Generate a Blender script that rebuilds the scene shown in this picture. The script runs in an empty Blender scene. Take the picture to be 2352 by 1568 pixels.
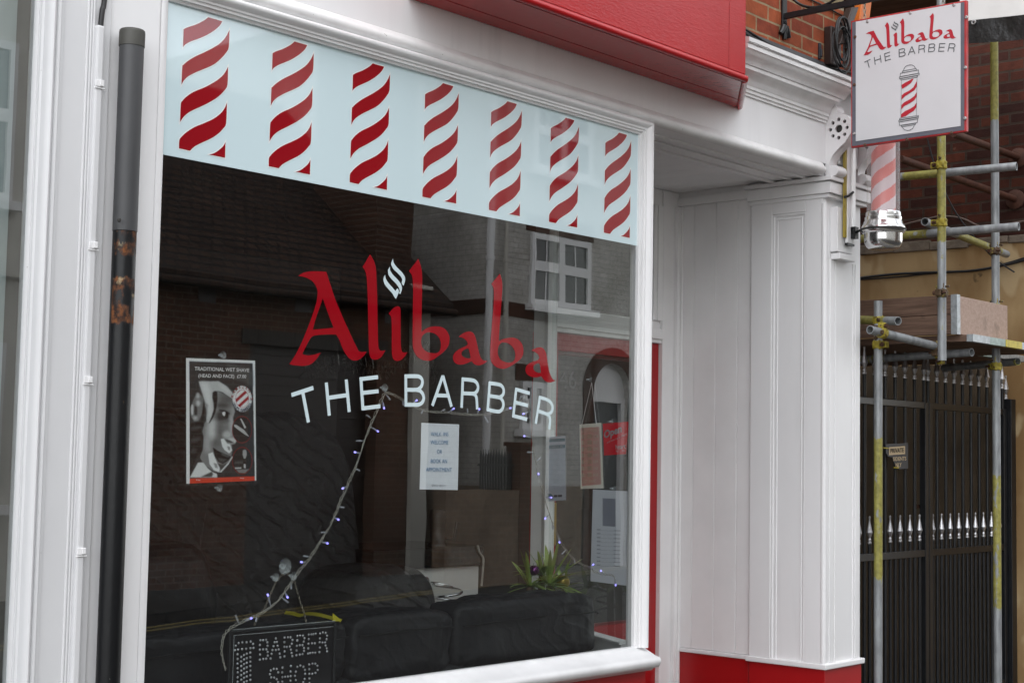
import bpy, bmesh, math, random
import numpy as np
from mathutils import Vector, Matrix, noise as mnoise
from mathutils.geometry import tessellate_polygon
R = math.radians
random.seed(7)
C = bpy.context.scene.collection
SC = bpy.context.scene
# ------------------------------------------------------------------ camera
YAW, PITCH, ROLL = 0.72433, 0.07569, 0.01824
CAM = Vector((-5.57928, -4.18374, 1.59459)); FPX = 3500.0
fw = Vector((math.cos(PITCH)*math.cos(YAW), math.cos(PITCH)*math.sin(YAW), math.sin(PITCH)))
rt0 = Vector((math.sin(YAW), -math.cos(YAW), 0)); up0 = rt0.cross(fw)
rt = rt0*math.cos(ROLL)+up0*math.sin(ROLL); up = up0*math.cos(ROLL)-rt0*math.sin(ROLL)
cd = bpy.data.cameras.new('camera'); cam = bpy.data.objects.new('camera', cd); C.objects.link(cam)
cam.matrix_world = Matrix(((rt.x, up.x, -fw.x, CAM.x), (rt.y, up.y, -fw.y, CAM.y), (rt.z, up.z, -fw.z, CAM.z), (0, 0, 0, 1)))
cd.sensor_width = 36; cd.lens = 36*FPX/2352; cd.clip_end = 500; cd.clip_start = 0.05
SC.camera = cam
# ------------------------------------------------------------------ sky, sun, exposure (overcast)
SUN_EL, SUN_AZ = R(64), R(238)
w = bpy.data.worlds.new('World'); SC.world = w; w.use_nodes = True
nt = w.node_tree; nt.nodes.clear()
sky = nt.nodes.new('ShaderNodeTexSky'); sky.sky_type = 'NISHITA'; sky.sun_disc = False
sky.sun_elevation = SUN_EL; sky.sun_rotation = SUN_AZ; sky.dust_density = 0.4; sky.air_density = 1.0
hs = nt.nodes.new('ShaderNodeHueSaturation'); hs.inputs['Saturation'].default_value = 0.14
bg = nt.nodes.new('ShaderNodeBackground'); bg.inputs['Strength'].default_value = 0.15
wo = nt.nodes.new('ShaderNodeOutputWorld')
nt.links.new(sky.outputs[0], hs.inputs['Color']); nt.links.new(hs.outputs[0], bg.inputs['Color']); nt.links.new(bg.outputs[0], wo.inputs['Surface'])
sl = bpy.data.lights.new('sun', 'SUN'); sl.energy = 0.5; sl.angle = R(90); sl.color = (1.0, 0.99, 0.985)
so = bpy.data.objects.new('sun', sl); C.objects.link(so)
so.rotation_euler = (R(90)-SUN_EL, 0, math.pi-SUN_AZ)
vs = SC.view_settings; vs.view_transform = 'Standard'; vs.look = 'None'; vs.gamma = 1; vs.exposure = 1.60
SC.cycles.caustics_reflective = False; SC.cycles.caustics_refractive = False
# ------------------------------------------------------------------ measuring helpers: where a line of sight meets a real plane
def ray(px, py): return fw + rt*((px-1176)/FPX) - up*((py-784)/FPX)
def onY(px, py, y): d = ray(px, py); return CAM + d*((y-CAM.y)/d.y)
def onX(px, py, x): d = ray(px, py); return CAM + d*((x-CAM.x)/d.x)
def onZ(px, py, z): d = ray(px, py); return CAM + d*((z-CAM.z)/d.z)
def atD(px, py, D): return CAM + ray(px, py)*D
def onP(px, py, p0, n): d = ray(px, py); return CAM + d*((p0-CAM).dot(n)/d.dot(n))
# ------------------------------------------------------------------ materials
def s2l(c): return tuple(((v/255)/12.92 if v/255 <= .04045 else ((v/255+.055)/1.055)**2.4) for v in c)
class NT:
    def __init__(s, name):
        s.m = bpy.data.materials.new(name); s.m.use_nodes = True; s.t = s.m.node_tree; s.t.nodes.clear()
        s.o = s.t.nodes.new('ShaderNodeOutputMaterial')
    def n(s, typ, **kw):
        x = s.t.nodes.new(typ)
        for k, v in kw.items(): setattr(x, k, v)
        return x
    def l(s, a, b): s.t.links.new(a, b)
    def val(s, inp, v):
        if hasattr(v, 'is_output') or isinstance(v, bpy.types.NodeSocket): s.l(v, inp)
        else: inp.default_value = v
    def coord(s): return s.n('ShaderNodeTexCoord').outputs['Object']
    def noise(s, vec, scale, detail=4, rough=.55):
        x = s.n('ShaderNodeTexNoise'); s.l(vec, x.inputs['Vector']); x.inputs['Scale'].default_value = scale
        x.inputs['Detail'].default_value = detail; x.inputs['Roughness'].default_value = rough; return x.outputs['Fac']
    def mapv(s, vec, scale=(1, 1, 1), rot=(0, 0, 0)):
        x = s.n('ShaderNodeMapping'); s.l(vec, x.inputs['Vector']); x.inputs['Scale'].default_value = scale; x.inputs['Rotation'].default_value = rot
        return x.outputs[0]
    def ramp(s, fac, a, b, ca=(0, 0, 0, 1), cb=(1, 1, 1, 1)):
        x = s.n('ShaderNodeValToRGB'); s.l(fac, x.inputs[0]); e = x.color_ramp.elements
        e[0].position = a; e[1].position = b; e[0].color = ca; e[1].color = cb; return x.outputs[0]
    def mix(s, fac, a, b, mode='MIX'):
        x = s.n('ShaderNodeMix', data_type='RGBA', blend_type=mode)
        s.val(x.inputs[0], fac); s.val(x.inputs[6], a); s.val(x.inputs[7], b); return x.outputs[2]
    def math(s, op, a, b=0.0):
        x = s.n('ShaderNodeMath', operation=op); s.val(x.inputs[0], a); s.val(x.inputs[1], b); return x.outputs[0]
    def bump(s, h, strength, dist=.01, normal=None):
        x = s.n('ShaderNodeBump'); s.l(h, x.inputs['Height']); x.inputs['Strength'].default_value = strength; x.inputs['Distance'].default_value = dist
        if normal is not None: s.l(normal, x.inputs['Normal'])
        return x.outputs[0]
    def pbr(s, col, rough=.5, metal=0.0, normal=None, spec=.5, coat=0.0, emis=None, es=0.0, alpha=None, trans=0.0):
        p = s.n('ShaderNodeBsdfPrincipled')
        s.val(p.inputs['Base Color'], col); s.val(p.inputs['Roughness'], rough); s.val(p.inputs['Metallic'], metal)
        p.inputs['Specular IOR Level'].default_value = spec; p.inputs['Coat Weight'].default_value = coat
        p.inputs['Coat Roughness'].default_value = .12
        if trans: p.inputs['Transmission Weight'].default_value = trans
        if normal is not None: s.l(normal, p.inputs['Normal'])
        if emis: p.inputs['Emission Color'].default_value = (*emis, 1); p.inputs['Emission Strength'].default_value = es
        s.l(p.outputs[0], s.o.inputs['Surface']); return p
def rgba(c): return (c[0], c[1], c[2], 1)
def mat(name, c, rough=.5, metal=0.0, nz=None, bump=None, spec=.5, coat=0.0, emis=None, es=0.0, stretch=(1, 1, 1), nz2=None, streak=0, coat_rough=.12):
    k = NT(name); v = k.coord(); col = rgba(c); nrm = None
    if nz:
        f = k.noise(k.mapv(v, stretch), nz[0], 5)
        f = k.ramp(f, .3, .72); a = nz[1]
        col = k.mix(f, rgba([x*(1-a) for x in c]), rgba([min(1, x*(1+a*.6)) for x in c]))
    if streak:   # faint runs of grime down the paint
        f3 = k.ramp(k.noise(k.mapv(v, (1, 1, .06)), 17, 4, .6), .52, .78); f4 = k.ramp(k.noise(v, 1.3, 2), .42, .62)
        col = k.mix(k.math('MULTIPLY', k.math('MULTIPLY', f3, f4), streak*5), col, rgba([x*.68 for x in c]))
    if nz2:   # (scale, threshold, colour) : marks with a shape of their own
        f2 = k.ramp(k.noise(k.mapv(v, stretch), nz2[0], 3, .6), nz2[1], nz2[1]+.03)
        col = k.mix(f2, col, rgba(nz2[2]))
    if bump: nrm = k.bump(k.noise(k.mapv(v, stretch), bump[0], 4), bump[1], bump[2] if len(bump) > 2 else .004)
    k.pbr(col, rough, metal, nrm, spec, coat, emis, es).inputs['Coat Roughness'].default_value = coat_rough
    return k.m
def brickmat(name, c1, c2, mortar, axis, bw=.225, rh=.075, ms=.01, bump=.5, rough=.85, stain=None, smooth=.12, off=(0, 0)):
    k = NT(name); v = k.coord()
    sx = k.n('ShaderNodeSeparateXYZ'); k.l(v, sx.inputs[0]); cb = k.n('ShaderNodeCombineXYZ')
    wob = k.math('MULTIPLY', k.math('SUBTRACT', k.noise(v, 9, 2), .5), .008)
    k.l(k.math('ADD', k.math('ADD', sx.outputs['X' if axis == 'x' else 'Y'], wob), off[0]), cb.inputs[0])
    k.l(k.math('ADD', k.math('ADD', sx.outputs['Z'], wob), off[1]), cb.inputs[1])
    b = k.n('ShaderNodeTexBrick'); k.l(cb.outputs[0], b.inputs['Vector'])
    b.inputs['Color1'].default_value = rgba(c1); b.inputs['Color2'].default_value = rgba(c2); b.inputs['Mortar'].default_value = rgba(mortar)
    b.inputs['Scale'].default_value = 1; b.inputs['Mortar Size'].default_value = ms; b.inputs['Mortar Smooth'].default_value = smooth
    b.inputs['Brick Width'].default_value = bw; b.inputs['Row Height'].default_value = rh; b.inputs['Bias'].default_value = 0
    n1 = k.noise(v, 14, 5); col = k.mix(k.ramp(n1, .3, .75, (.62, .62, .62, 1), (1.2, 1.15, 1.1, 1)), (0, 0, 0, 1), (0, 0, 0, 1))
    f = k.ramp(n1, .3, .75, (.6, .6, .6, 1), (1, 1, 1, 1))
    col = k.mix(1.0, b.outputs['Color'], f, 'MULTIPLY')
    big = k.ramp(k.noise(v, 1.7, 3), .35, .65, (.62, .6, .58, 1), (1, 1, 1, 1)); col = k.mix(.8, col, big, 'MULTIPLY')
    if stain: col = k.mix(k.ramp(k.noise(v, stain[0], 4, .6), stain[1], stain[1]+.06), col, rgba(stain[2]))
    h = k.math('ADD', k.math('MULTIPLY', b.outputs['Fac'], -1.0), k.math('MULTIPLY', k.noise(v, 60, 4), .35))
    k.pbr(col, rough, 0, k.bump(h, bump, .008), .3)
    return k.m
def glassmat(name, gain=2.0, tint=(.93, .96, .95), wav=.0):
    k = NT(name); g = k.n('ShaderNodeNewGeometry')
    d = k.n('ShaderNodeVectorMath', operation='DOT_PRODUCT'); k.l(g.outputs['Incoming'], d.inputs[0]); k.l(g.outputs['Normal'], d.inputs[1])
    c = k.math('ABSOLUTE', d.outputs['Value'])
    s = k.math('POWER', k.math('SUBTRACT', 1.0, c), 5.0)
    F = k.math('ADD', .04, k.math('MULTIPLY', s, .96)); F = k.math('MINIMUM', k.math('MULTIPLY', F, gain), 1.0)
    F = k.math('MULTIPLY', F, k.math('SUBTRACT', 1.0, g.outputs['Backfacing']))
    tr = k.n('ShaderNodeBsdfTransparent'); tr.inputs[0].default_value = rgba(tint)
    gl = k.n('ShaderNodeBsdfGlossy'); gl.inputs['Roughness'].default_value = 0.0
    if wav:
        k.l(k.bump(k.noise(k.coord(), 1.6, 2), wav, .004), gl.inputs['Normal'])
    mx = k.n('ShaderNodeMixShader'); k.l(F, mx.inputs[0]); k.l(tr.outputs[0], mx.inputs[1]); k.l(gl.outputs[0], mx.inputs[2])
    k.l(mx.outputs[0], k.o.inputs['Surface']); return k.m
def clearmat(name, opac, col=(.8, .85, .9), rough=.1):
    k = NT(name); tr = k.n('ShaderNodeBsdfTransparent'); p = k.n('ShaderNodeBsdfPrincipled')
    p.inputs['Base Color'].default_value = rgba(col); p.inputs['Roughness'].default_value = rough
    mx = k.n('ShaderNodeMixShader'); mx.inputs[0].default_value = opac
    k.l(tr.outputs[0], mx.inputs[1]); k.l(p.outputs[0], mx.inputs[2]); k.l(mx.outputs[0], k.o.inputs['Surface']); return k.m
def attrmat(name, rough=.5, spec=.4):
    k = NT(name); a = k.n('ShaderNodeVertexColor'); a.layer_name = 'Col'; k.pbr(a.outputs['Color'], rough, 0, None, spec); return k.m
def tubemat(name, base=(.31, .325, .335), paint=(.34, .31, .075), metal=.35):
    k = NT(name); a = k.n('ShaderNodeVertexColor'); a.layer_name = 'Col'; v = k.coord()
    sp = k.n('ShaderNodeSeparateColor'); k.l(a.outputs['Color'], sp.inputs[0])
    f = k.math('ADD', sp.outputs[0], k.math('MULTIPLY', k.math('SUBTRACT', k.noise(k.mapv(v, (1, 1, .35)), 32, 5, .65), .5), 1.5))
    f = k.ramp(f, .46, .54)
    b = k.mix(k.ramp(k.noise(k.mapv(v, (1, 1, .3)), 26, 5), .3, .7), rgba([x*.62 for x in base]), rgba([x*1.15 for x in base]))
    py = k.mix(k.ramp(k.noise(v, 40, 4), .35, .7), rgba([x*.6 for x in paint]), rgba(paint))
    col = k.mix(f, b, py); me = k.math('MULTIPLY', k.math('SUBTRACT', 1.0, f), metal)
    k.pbr(col, .5, me, k.bump(k.noise(v, 70, 3), .15, .002)); return k.m
M = {}
M['white'] = mat('white_gloss_paint', (.80, .795, .80), .36, nz=(2.2, .05), bump=(30, .025, .002), nz2=(52, .785, (.36, .35, .34)), stretch=(1, 1, .5), streak=.06)
M['white_old'] = mat('older_white_paint', (.66, .66, .67), .4, nz=(2.6, .05), bump=(38, .05, .002), nz2=(44, .765, (.33, .32, .31)), stretch=(1, 1, .5))
M['sill'] = mat('weathered_sill_paint', (.68, .68, .685), .5, nz=(6, .12), bump=(26, .15, .003), nz2=(40, .74, (.42, .41, .40)))
M['white_shade'] = mat('white_matt_paint', (.85, .84, .84), .42, nz=(3, .06), bump=(40, .12, .002), nz2=(60, .79, (.4, .38, .36)))
M['cornice'] = mat('weathered_white_paint', (.78, .775, .77), .5, nz=(7, .12), bump=(30, .35, .003), nz2=(34, .71, (.42, .41, .40)))
def redmat(name, c, rough, brush):
    k = NT(name); v = k.coord()
    n1 = k.noise(k.mapv(v, (1.0, 1, 5.5), (0, R(28), 0)), 30, 5, .6); n2 = k.noise(k.mapv(v, (1.5, 1, 9), (0, R(-6), 0)), 16, 4); n3 = k.noise(v, 3.5, 2)
    h = k.math('ADD', k.math('ADD', n1, k.math('MULTIPLY', n2, .7)), k.math('MULTIPLY', n3, .8))
    col = k.mix(k.ramp(k.noise(v, 3, 4), .3, .7), rgba([x*.92 for x in c]), rgba(c))
    k.pbr(col, rough, 0, k.bump(h, brush, .004), .5, .0); return k.m
M['red'] = redmat('red_gloss_paint', (.44, .009, .013), .09, .20)
M['red_flat'] = mat('red_door_paint', (.36, .006, .008), .34, nz=(4, .08), bump=(40, .08, .002))
M['pane'] = glassmat('window_glass', 4.7, tint=(.96, .98, .975), wav=.10)
M['pane2'] = glassmat('thin_glass', 1.7)
M['dark_pane'] = mat('dark_window_glass', (.012, .013, .014), .03, spec=.6)
M['vblue'] = mat('pale_blue_vinyl', (.60, .735, .77), .03, nz=(1.5, .015), spec=.5, coat=.7, coat_rough=.02)
M['vred'] = mat('red_vinyl', (.28, .004, .010), .03, spec=.5, coat=.7, coat_rough=.02)
M['vhalo'] = mat('white_vinyl_edge', (.76, .80, .80), .03, spec=.5, coat=.7, coat_rough=.02)
M['vwhite'] = mat('white_vinyl', (.60, .72, .75), .03, spec=.5, coat=.7, coat_rough=.02)
M['pvc'] = mat('grey_plastic', (.052, .053, .056), .5, nz=(5, .22), bump=(60, .1, .002), nz2=(38, .73, (.25, .25, .25)), stretch=(1, 1, .5), streak=.16)
M['pvc_cap'] = mat('grey_green_plastic', (.055, .054, .046), .55, nz=(9, .3))
def rustmat():
    k = NT('rusty_black_iron'); v = k.coord(); a = k.n('ShaderNodeVertexColor'); a.layer_name = 'Col'
    sp = k.n('ShaderNodeSeparateColor'); k.l(a.outputs['Color'], sp.inputs[0])
    n = k.noise(k.mapv(v, (1, 1, .6)), 22, 6, .65); f = k.ramp(k.math('ADD', sp.outputs[0], k.math('MULTIPLY', k.math('SUBTRACT', n, .5), 1.9)), .44, .72)
    rust = k.mix(k.ramp(k.noise(v, 48, 5), .38, .62), (.020, .011, .009, 1), (.185, .066, .022, 1))
    rust = k.mix(k.ramp(k.noise(v, 17, 4), .58, .66), rust, (.42, .33, .2, 1))
    blk = k.mix(k.ramp(k.noise(v, 60, 3), .74, .78), (.004, .0045, .0055, 1), (.16, .16, .15, 1))
    col = k.mix(f, blk, rust); rr = k.mix(f, (.36, .36, .36, 1), (.85, .85, .85, 1))
    k.pbr(col, rr, 0, k.bump(n, .35, .004), .32); return k.m
M['iron'] = rustmat()
M['black_metal'] = mat('black_painted_metal', (.010, .011, .013), .35, nz=(20, .3), bump=(60, .15, .002))
M['black_wire'] = mat('black_cable_rubber', (.012, .012, .013), .5)
M['silver'] = mat('silver_paint', (.60, .60, .62), .36, .95, nz=(30, .2))
M['chrome'] = mat('chrome', (.78, .78, .78), .20, 1.0, nz2=(30, .70, (.12, .11, .09)))
M['galv'] = tubemat('galvanised_tube')
M['rust_tube'] = mat('rust_brown_tube', (.085, .030, .016), .7, nz=(18, .35), bump=(50, .3, .003))
M['coupler_y'] = mat('yellow_painted_coupler', (.36, .29, .03), .55, .1, nz=(28, .4), bump=(60, .4, .003), nz2=(34, .60, (.07, .035, .015)))
M['coupler_r'] = mat('rusty_steel_coupler', (.10, .060, .030), .6, .3, nz=(34, .5), bump=(60, .4, .003), nz2=(26, .58, (.26, .21, .06)))
M['hole'] = mat('tube_bore', (.03, .028, .026), .8)
def woodmat(name, c, d):
    k = NT(name); v = k.coord(); g = k.noise(k.mapv(v, (9, .8, 12)), 5, 6, .6)
    col = k.mix(k.ramp(g, .32, .68), rgba(d), rgba(c)); col = k.mix(k.ramp(k.noise(v, 6, 4), .62, .72), col, rgba([x*.6 for x in c]))
    k.pbr(col, .75, 0, k.bump(g, .3, .003), .25); return k.m
M['board'] = woodmat('weathered_board', (.20, .125, .09), (.10, .06, .042))
M['ply'] = woodmat('pink_plywood', (.46, .34, .28), (.36, .255, .205))
M['band'] = mat('galvanised_band', (.42, .45, .47), .45, .5, nz=(40, .3))
M['yellow'] = mat('yellow_paint', (.52, .42, .03), .5, nz=(30, .25))
M['yellow_old'] = mat('dull_yellow_paint', (.36, .27, .04), .6, nz=(20, .3))
M['brick_o'] = brickmat('orange_brick', (.46, .115, .042), (.30, .060, .028), (.40, .29, .17), 'x', .232, .082, .0062, .7)
M['brick_pale'] = brickmat('yellow_stock_brick', (.36, .29, .17), (.27, .21, .12), (.4, .34, .24), 'x', .232, .082, .008, .6)
M['brick_d'] = brickmat('dark_red_brick', (.150, .038, .018), (.055, .016, .011), (.085, .052, .036), 'y', .225, .078, .009, .9, stain=(3.4, .68, (.30, .16, .10)))
M['brick_b'] = brickmat('brown_brick', (.19, .080, .045), (.13, .056, .032), (.23, .165, .12), 'x', .225, .075, .010, .4)
M['brick_pb'] = brickmat('pale_brown_brick', (.36, .25, .17), (.30, .205, .14), (.36, .29, .22), 'x', .225, .075, .010, .4)
M['brick_g'] = brickmat('deep_brown_brick', (.11, .052, .032), (.085, .040, .026), (.15, .11, .085), 'x', .225, .075, .010, .4)  # the brown brick again in a darker tone, for the tall gable
M['brick_w'] = brickmat('white_painted_brick_front', (.80, .78, .73), (.78, .76, .70), (.56, .54, .50), 'x', .225, .075, .007, .8)
M['brick_ws'] = brickmat('white_painted_brick_side', (.80, .78, .73), (.78, .76, .70), (.56, .54, .50), 'y', .225, .075, .007, .8)
M['brick_band'] = brickmat('brown_brick_band', (.13, .055, .032), (.11, .045, .028), (.12, .07, .05), 'x', .11, .225, .008, .3)
def rendermat():
    k = NT('stained_beige_render'); v = k.coord()
    a = k.noise(k.mapv(v, (1, 1, .55)), 1.9, 4, .55); b = k.noise(v, 7, 5)
    col = k.mix(k.ramp(a, .38, .60), (.27, .160, .068, 1), (.46, .32, .165, 1))
    col = k.mix(k.ramp(k.noise(k.mapv(v, (1, .8, .45)), 3.1, 3), .56, .60), col, (.50, .37, .21, 1))
    col = k.mix(k.ramp(b, .66, .74), col, (.10, .07, .04, 1))
    k.pbr(col, .85, 0, k.bump(k.noise(v, 45, 5), .3, .004), .25); return k.m
M['render'] = rendermat()
M['stone'] = mat('dirty_stone', (.20, .16, .12), .85, nz=(9, .4), bump=(24, .8, .012))
M['tile'] = brickmat('clay_roof_tile', (.085, .048, .032), (.060, .036, .027), (.022, .017, .015), 'x', .17, .10, .016, .8, stain=(4, .70, (.15, .065, .035)))
M['cream'] = mat('cream_render', (.58, .56, .50), .8, nz=(2, .08), bump=(50, .2, .003))
M['cream_dark'] = mat('dull_cream_timber', (.50, .47, .42), .7)  # one even cream, a step darker than the cream render
M['upvc'] = mat('white_window_plastic', (.82, .82, .82), .3)
M['lead'] = mat('lead_flashing', (.060, .062, .066), .55, nz=(9, .4), bump=(14, .5, .006))
M['brown_plastic'] = mat('brown_plastic', (.030, .016, .013), .4, nz=(10, .2))
M['orange'] = mat('orange_plastic', (.55, .13, .012), .45, nz=(8, .15))
M['asphalt'] = mat('asphalt', (.036, .034, .033), .9, nz=(60, .35), bump=(160, .6, .006), spec=.08)
M['paving'] = brickmat('paving_slab', (.31, .30, .285), (.27, .265, .25), (.15, .145, .135), 'x', .6, .45, .012, .3)
M['paving_dark'] = brickmat('dark_paving', (.11, .10, .09), (.09, .082, .075), (.05, .045, .04), 'x', .6, .45, .012, .3)
M['kerb'] = mat('granite_kerb', (.24, .235, .225), .8, nz=(50, .3))
M['yline'] = mat('yellow_road_paint', (.24, .185, .055), .8, nz=(30, .4))
M['leather'] = None
def leathermat(name, c, rough, sp, wrk=.3, dist=.02, wvk=.2):
    k = NT(name); v = k.coord(); n1 = k.noise(v, 9, 5, .6)
    wv = k.n('ShaderNodeTexWave'); wv.inputs['Scale'].default_value = 3.2; wv.inputs['Distortion'].default_value = 9; wv.inputs['Detail'].default_value = 3; wv.inputs['Detail Scale'].default_value = 1.3
    k.l(k.mapv(v, (1.0, .4, 1.6), (0, R(35), 0)), wv.inputs['Vector']); n1 = k.math('ADD', k.math('MULTIPLY', n1, .6), k.math('MULTIPLY', k.math('POWER', wv.outputs['Fac'], 3.0), wvk))
    w = k.n('ShaderNodeTexVoronoi'); w.inputs['Scale'].default_value = 240; k.l(v, w.inputs['Vector'])
    h = k.math('ADD', k.math('MULTIPLY', n1, 1.0), k.math('MULTIPLY', w.outputs['Distance'], .08))
    k.pbr(rgba(c), k.math('ADD', rough, k.math('MULTIPLY', k.noise(v, 5, 3), .2)), 0, k.bump(h, wrk, dist), sp); return k.m
M['leather'] = leathermat('black_leather', (.013, .0135, .0155), .34, .24, .40, .022, .16)
M['leather2'] = leathermat('worn_black_leather', (.034, .032, .032), .30, .5, .8, .05, .40)
M['stitch'] = mat('black_piping', (.006, .006, .007), .4)
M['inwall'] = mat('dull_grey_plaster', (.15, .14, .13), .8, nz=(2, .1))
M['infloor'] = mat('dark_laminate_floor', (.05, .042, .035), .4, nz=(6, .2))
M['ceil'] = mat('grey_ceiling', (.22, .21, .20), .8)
M['worktop'] = mat('black_stone_worktop', (.012, .012, .012), .15, nz=(60, .5))
M['drawer'] = mat('white_cabinet', (.80, .78, .75), .4)
def sheetmat(name, c, k_=.55):
    k = NT(name); d = k.n('ShaderNodeBsdfDiffuse'); t = k.n('ShaderNodeBsdfTranslucent'); d.inputs[0].default_value = rgba(c); t.inputs[0].default_value = rgba(c)
    mx = k.n('ShaderNodeMixShader'); mx.inputs[0].default_value = k_; k.l(d.outputs[0], mx.inputs[1]); k.l(t.outputs[0], mx.inputs[2]); k.l(mx.outputs[0], k.o.inputs['Surface']); return k.m
M['paper'] = mat('white_paper', (.88, .90, .96), .7, nz=(3, .04), bump=(5, .25, .01))
M['paper_grey'] = sheetmat('thin_paper_back', (.72, .73, .80))
M['ink'] = mat('blue_ink', (.07, .22, .42), .7, spec=.1)
M['ink_dark'] = mat('dark_blue_ink', (.05, .07, .13), .7)
M['ink_faint'] = sheetmat('faint_grey_ink', (.50, .51, .57))
M['black_card'] = mat('black_plastic_panel', (.010, .010, .012), .3, nz=(8, .3), bump=(30, .1, .002))
M['signface'] = mat('white_sign_panel', (.58, .58, .595), .4, nz=(3, .04), nz2=(95, .735, (.40, .39, .33)))
M['signgrey'] = mat('grey_sign_border', (.11, .115, .14), .5, nz=(10, .15))
M['signred'] = mat('red_sign_edge', (.42, .02, .022), .4, nz=(14, .3))
M['vred2'] = mat('red_sign_lettering', (.40, .008, .022), .5)
M['vgrey'] = mat('grey_sign_lettering', (.09, .10, .105), .5)
M['screw'] = mat('rusty_screw', (.11, .055, .035), .5, .5, nz=(40, .4))
M['screw2'] = mat('steel_screw', (.33, .31, .31), .4, .7)
M['banner_w'] = mat('white_banner', (.74, .73, .71), .55, nz=(6, .05), bump=(4, .4, .02), nz2=(9, .70, (.52, .49, .46)))
M['banner_k'] = mat('black_banner', (.012, .012, .013), .32, nz=(6, .3), bump=(9, .6, .02))
M['wire'] = clearmat('clear_wire', .62, (.42, .40, .35), .3)
M['bulb'] = clearmat('clear_bulb', .5, (.6, .62, .68), .12)
M['bulb_on'] = mat('lit_blue_bulb', (.2, .2, .9), .3, emis=(.30, .27, 1.0), es=.9)
M['cup'] = clearmat('clear_sucker', .34, (.62, .66, .68), .12)
M['cupknob'] = clearmat('clear_sucker_hub', .6, (.62, .66, .68), .15)
M['laminate'] = clearmat('laminate_film', .035, (.2, .2, .2), .08)
M['chain'] = mat('chain_metal', (.30, .27, .22), .35, .9)
M['leaf'] = mat('yucca_leaf', (.26, .36, .085), .4, nz=(8, .35))
M['stem'] = mat('yucca_stem', (.14, .095, .055), .8, nz=(30, .4))
M['gold'] = mat('gold_bauble', (.30, .22, .05), .35, .7)
M['purple'] = mat('purple_bauble', (.10, .02, .10), .2, .7)
M['red_notice'] = sheetmat('red_notice_card', (.85, .012, .022), .5)
M['white_ink'] = mat('white_print', (.78, .76, .76), .6)
M['cream_card'] = sheetmat('cream_sign_card', (.92, .86, .76))
M['pink_card'] = sheetmat('pink_print', (.92, .58, .55))
M['teal'] = mat('teal_print', (.05, .20, .30), .6)
M['notice'] = sheetmat('grey_notice_paper', (.50, .56, .68))
M['yellow_tape'] = mat('yellow_tape', (.50, .44, .02), .4)
M['tan_plate'] = mat('tan_sign_plate', (.62, .48, .30), .6)
M['slate'] = mat('dark_blue_grey_plastic', (.020, .024, .033), .4, nz=(20, .3))
M['brass'] = mat('brass', (.50, .36, .12), .3, .9)
M['tinsel'] = mat('dark_tinsel', (.10, .09, .08), .2, .6)
M['terracotta'] = mat('dark_pot', (.05, .04, .035), .5)
M['inner_pink'] = mat('pink_white_stripe_cylinder', (.7, .6, .6), .4)
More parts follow.
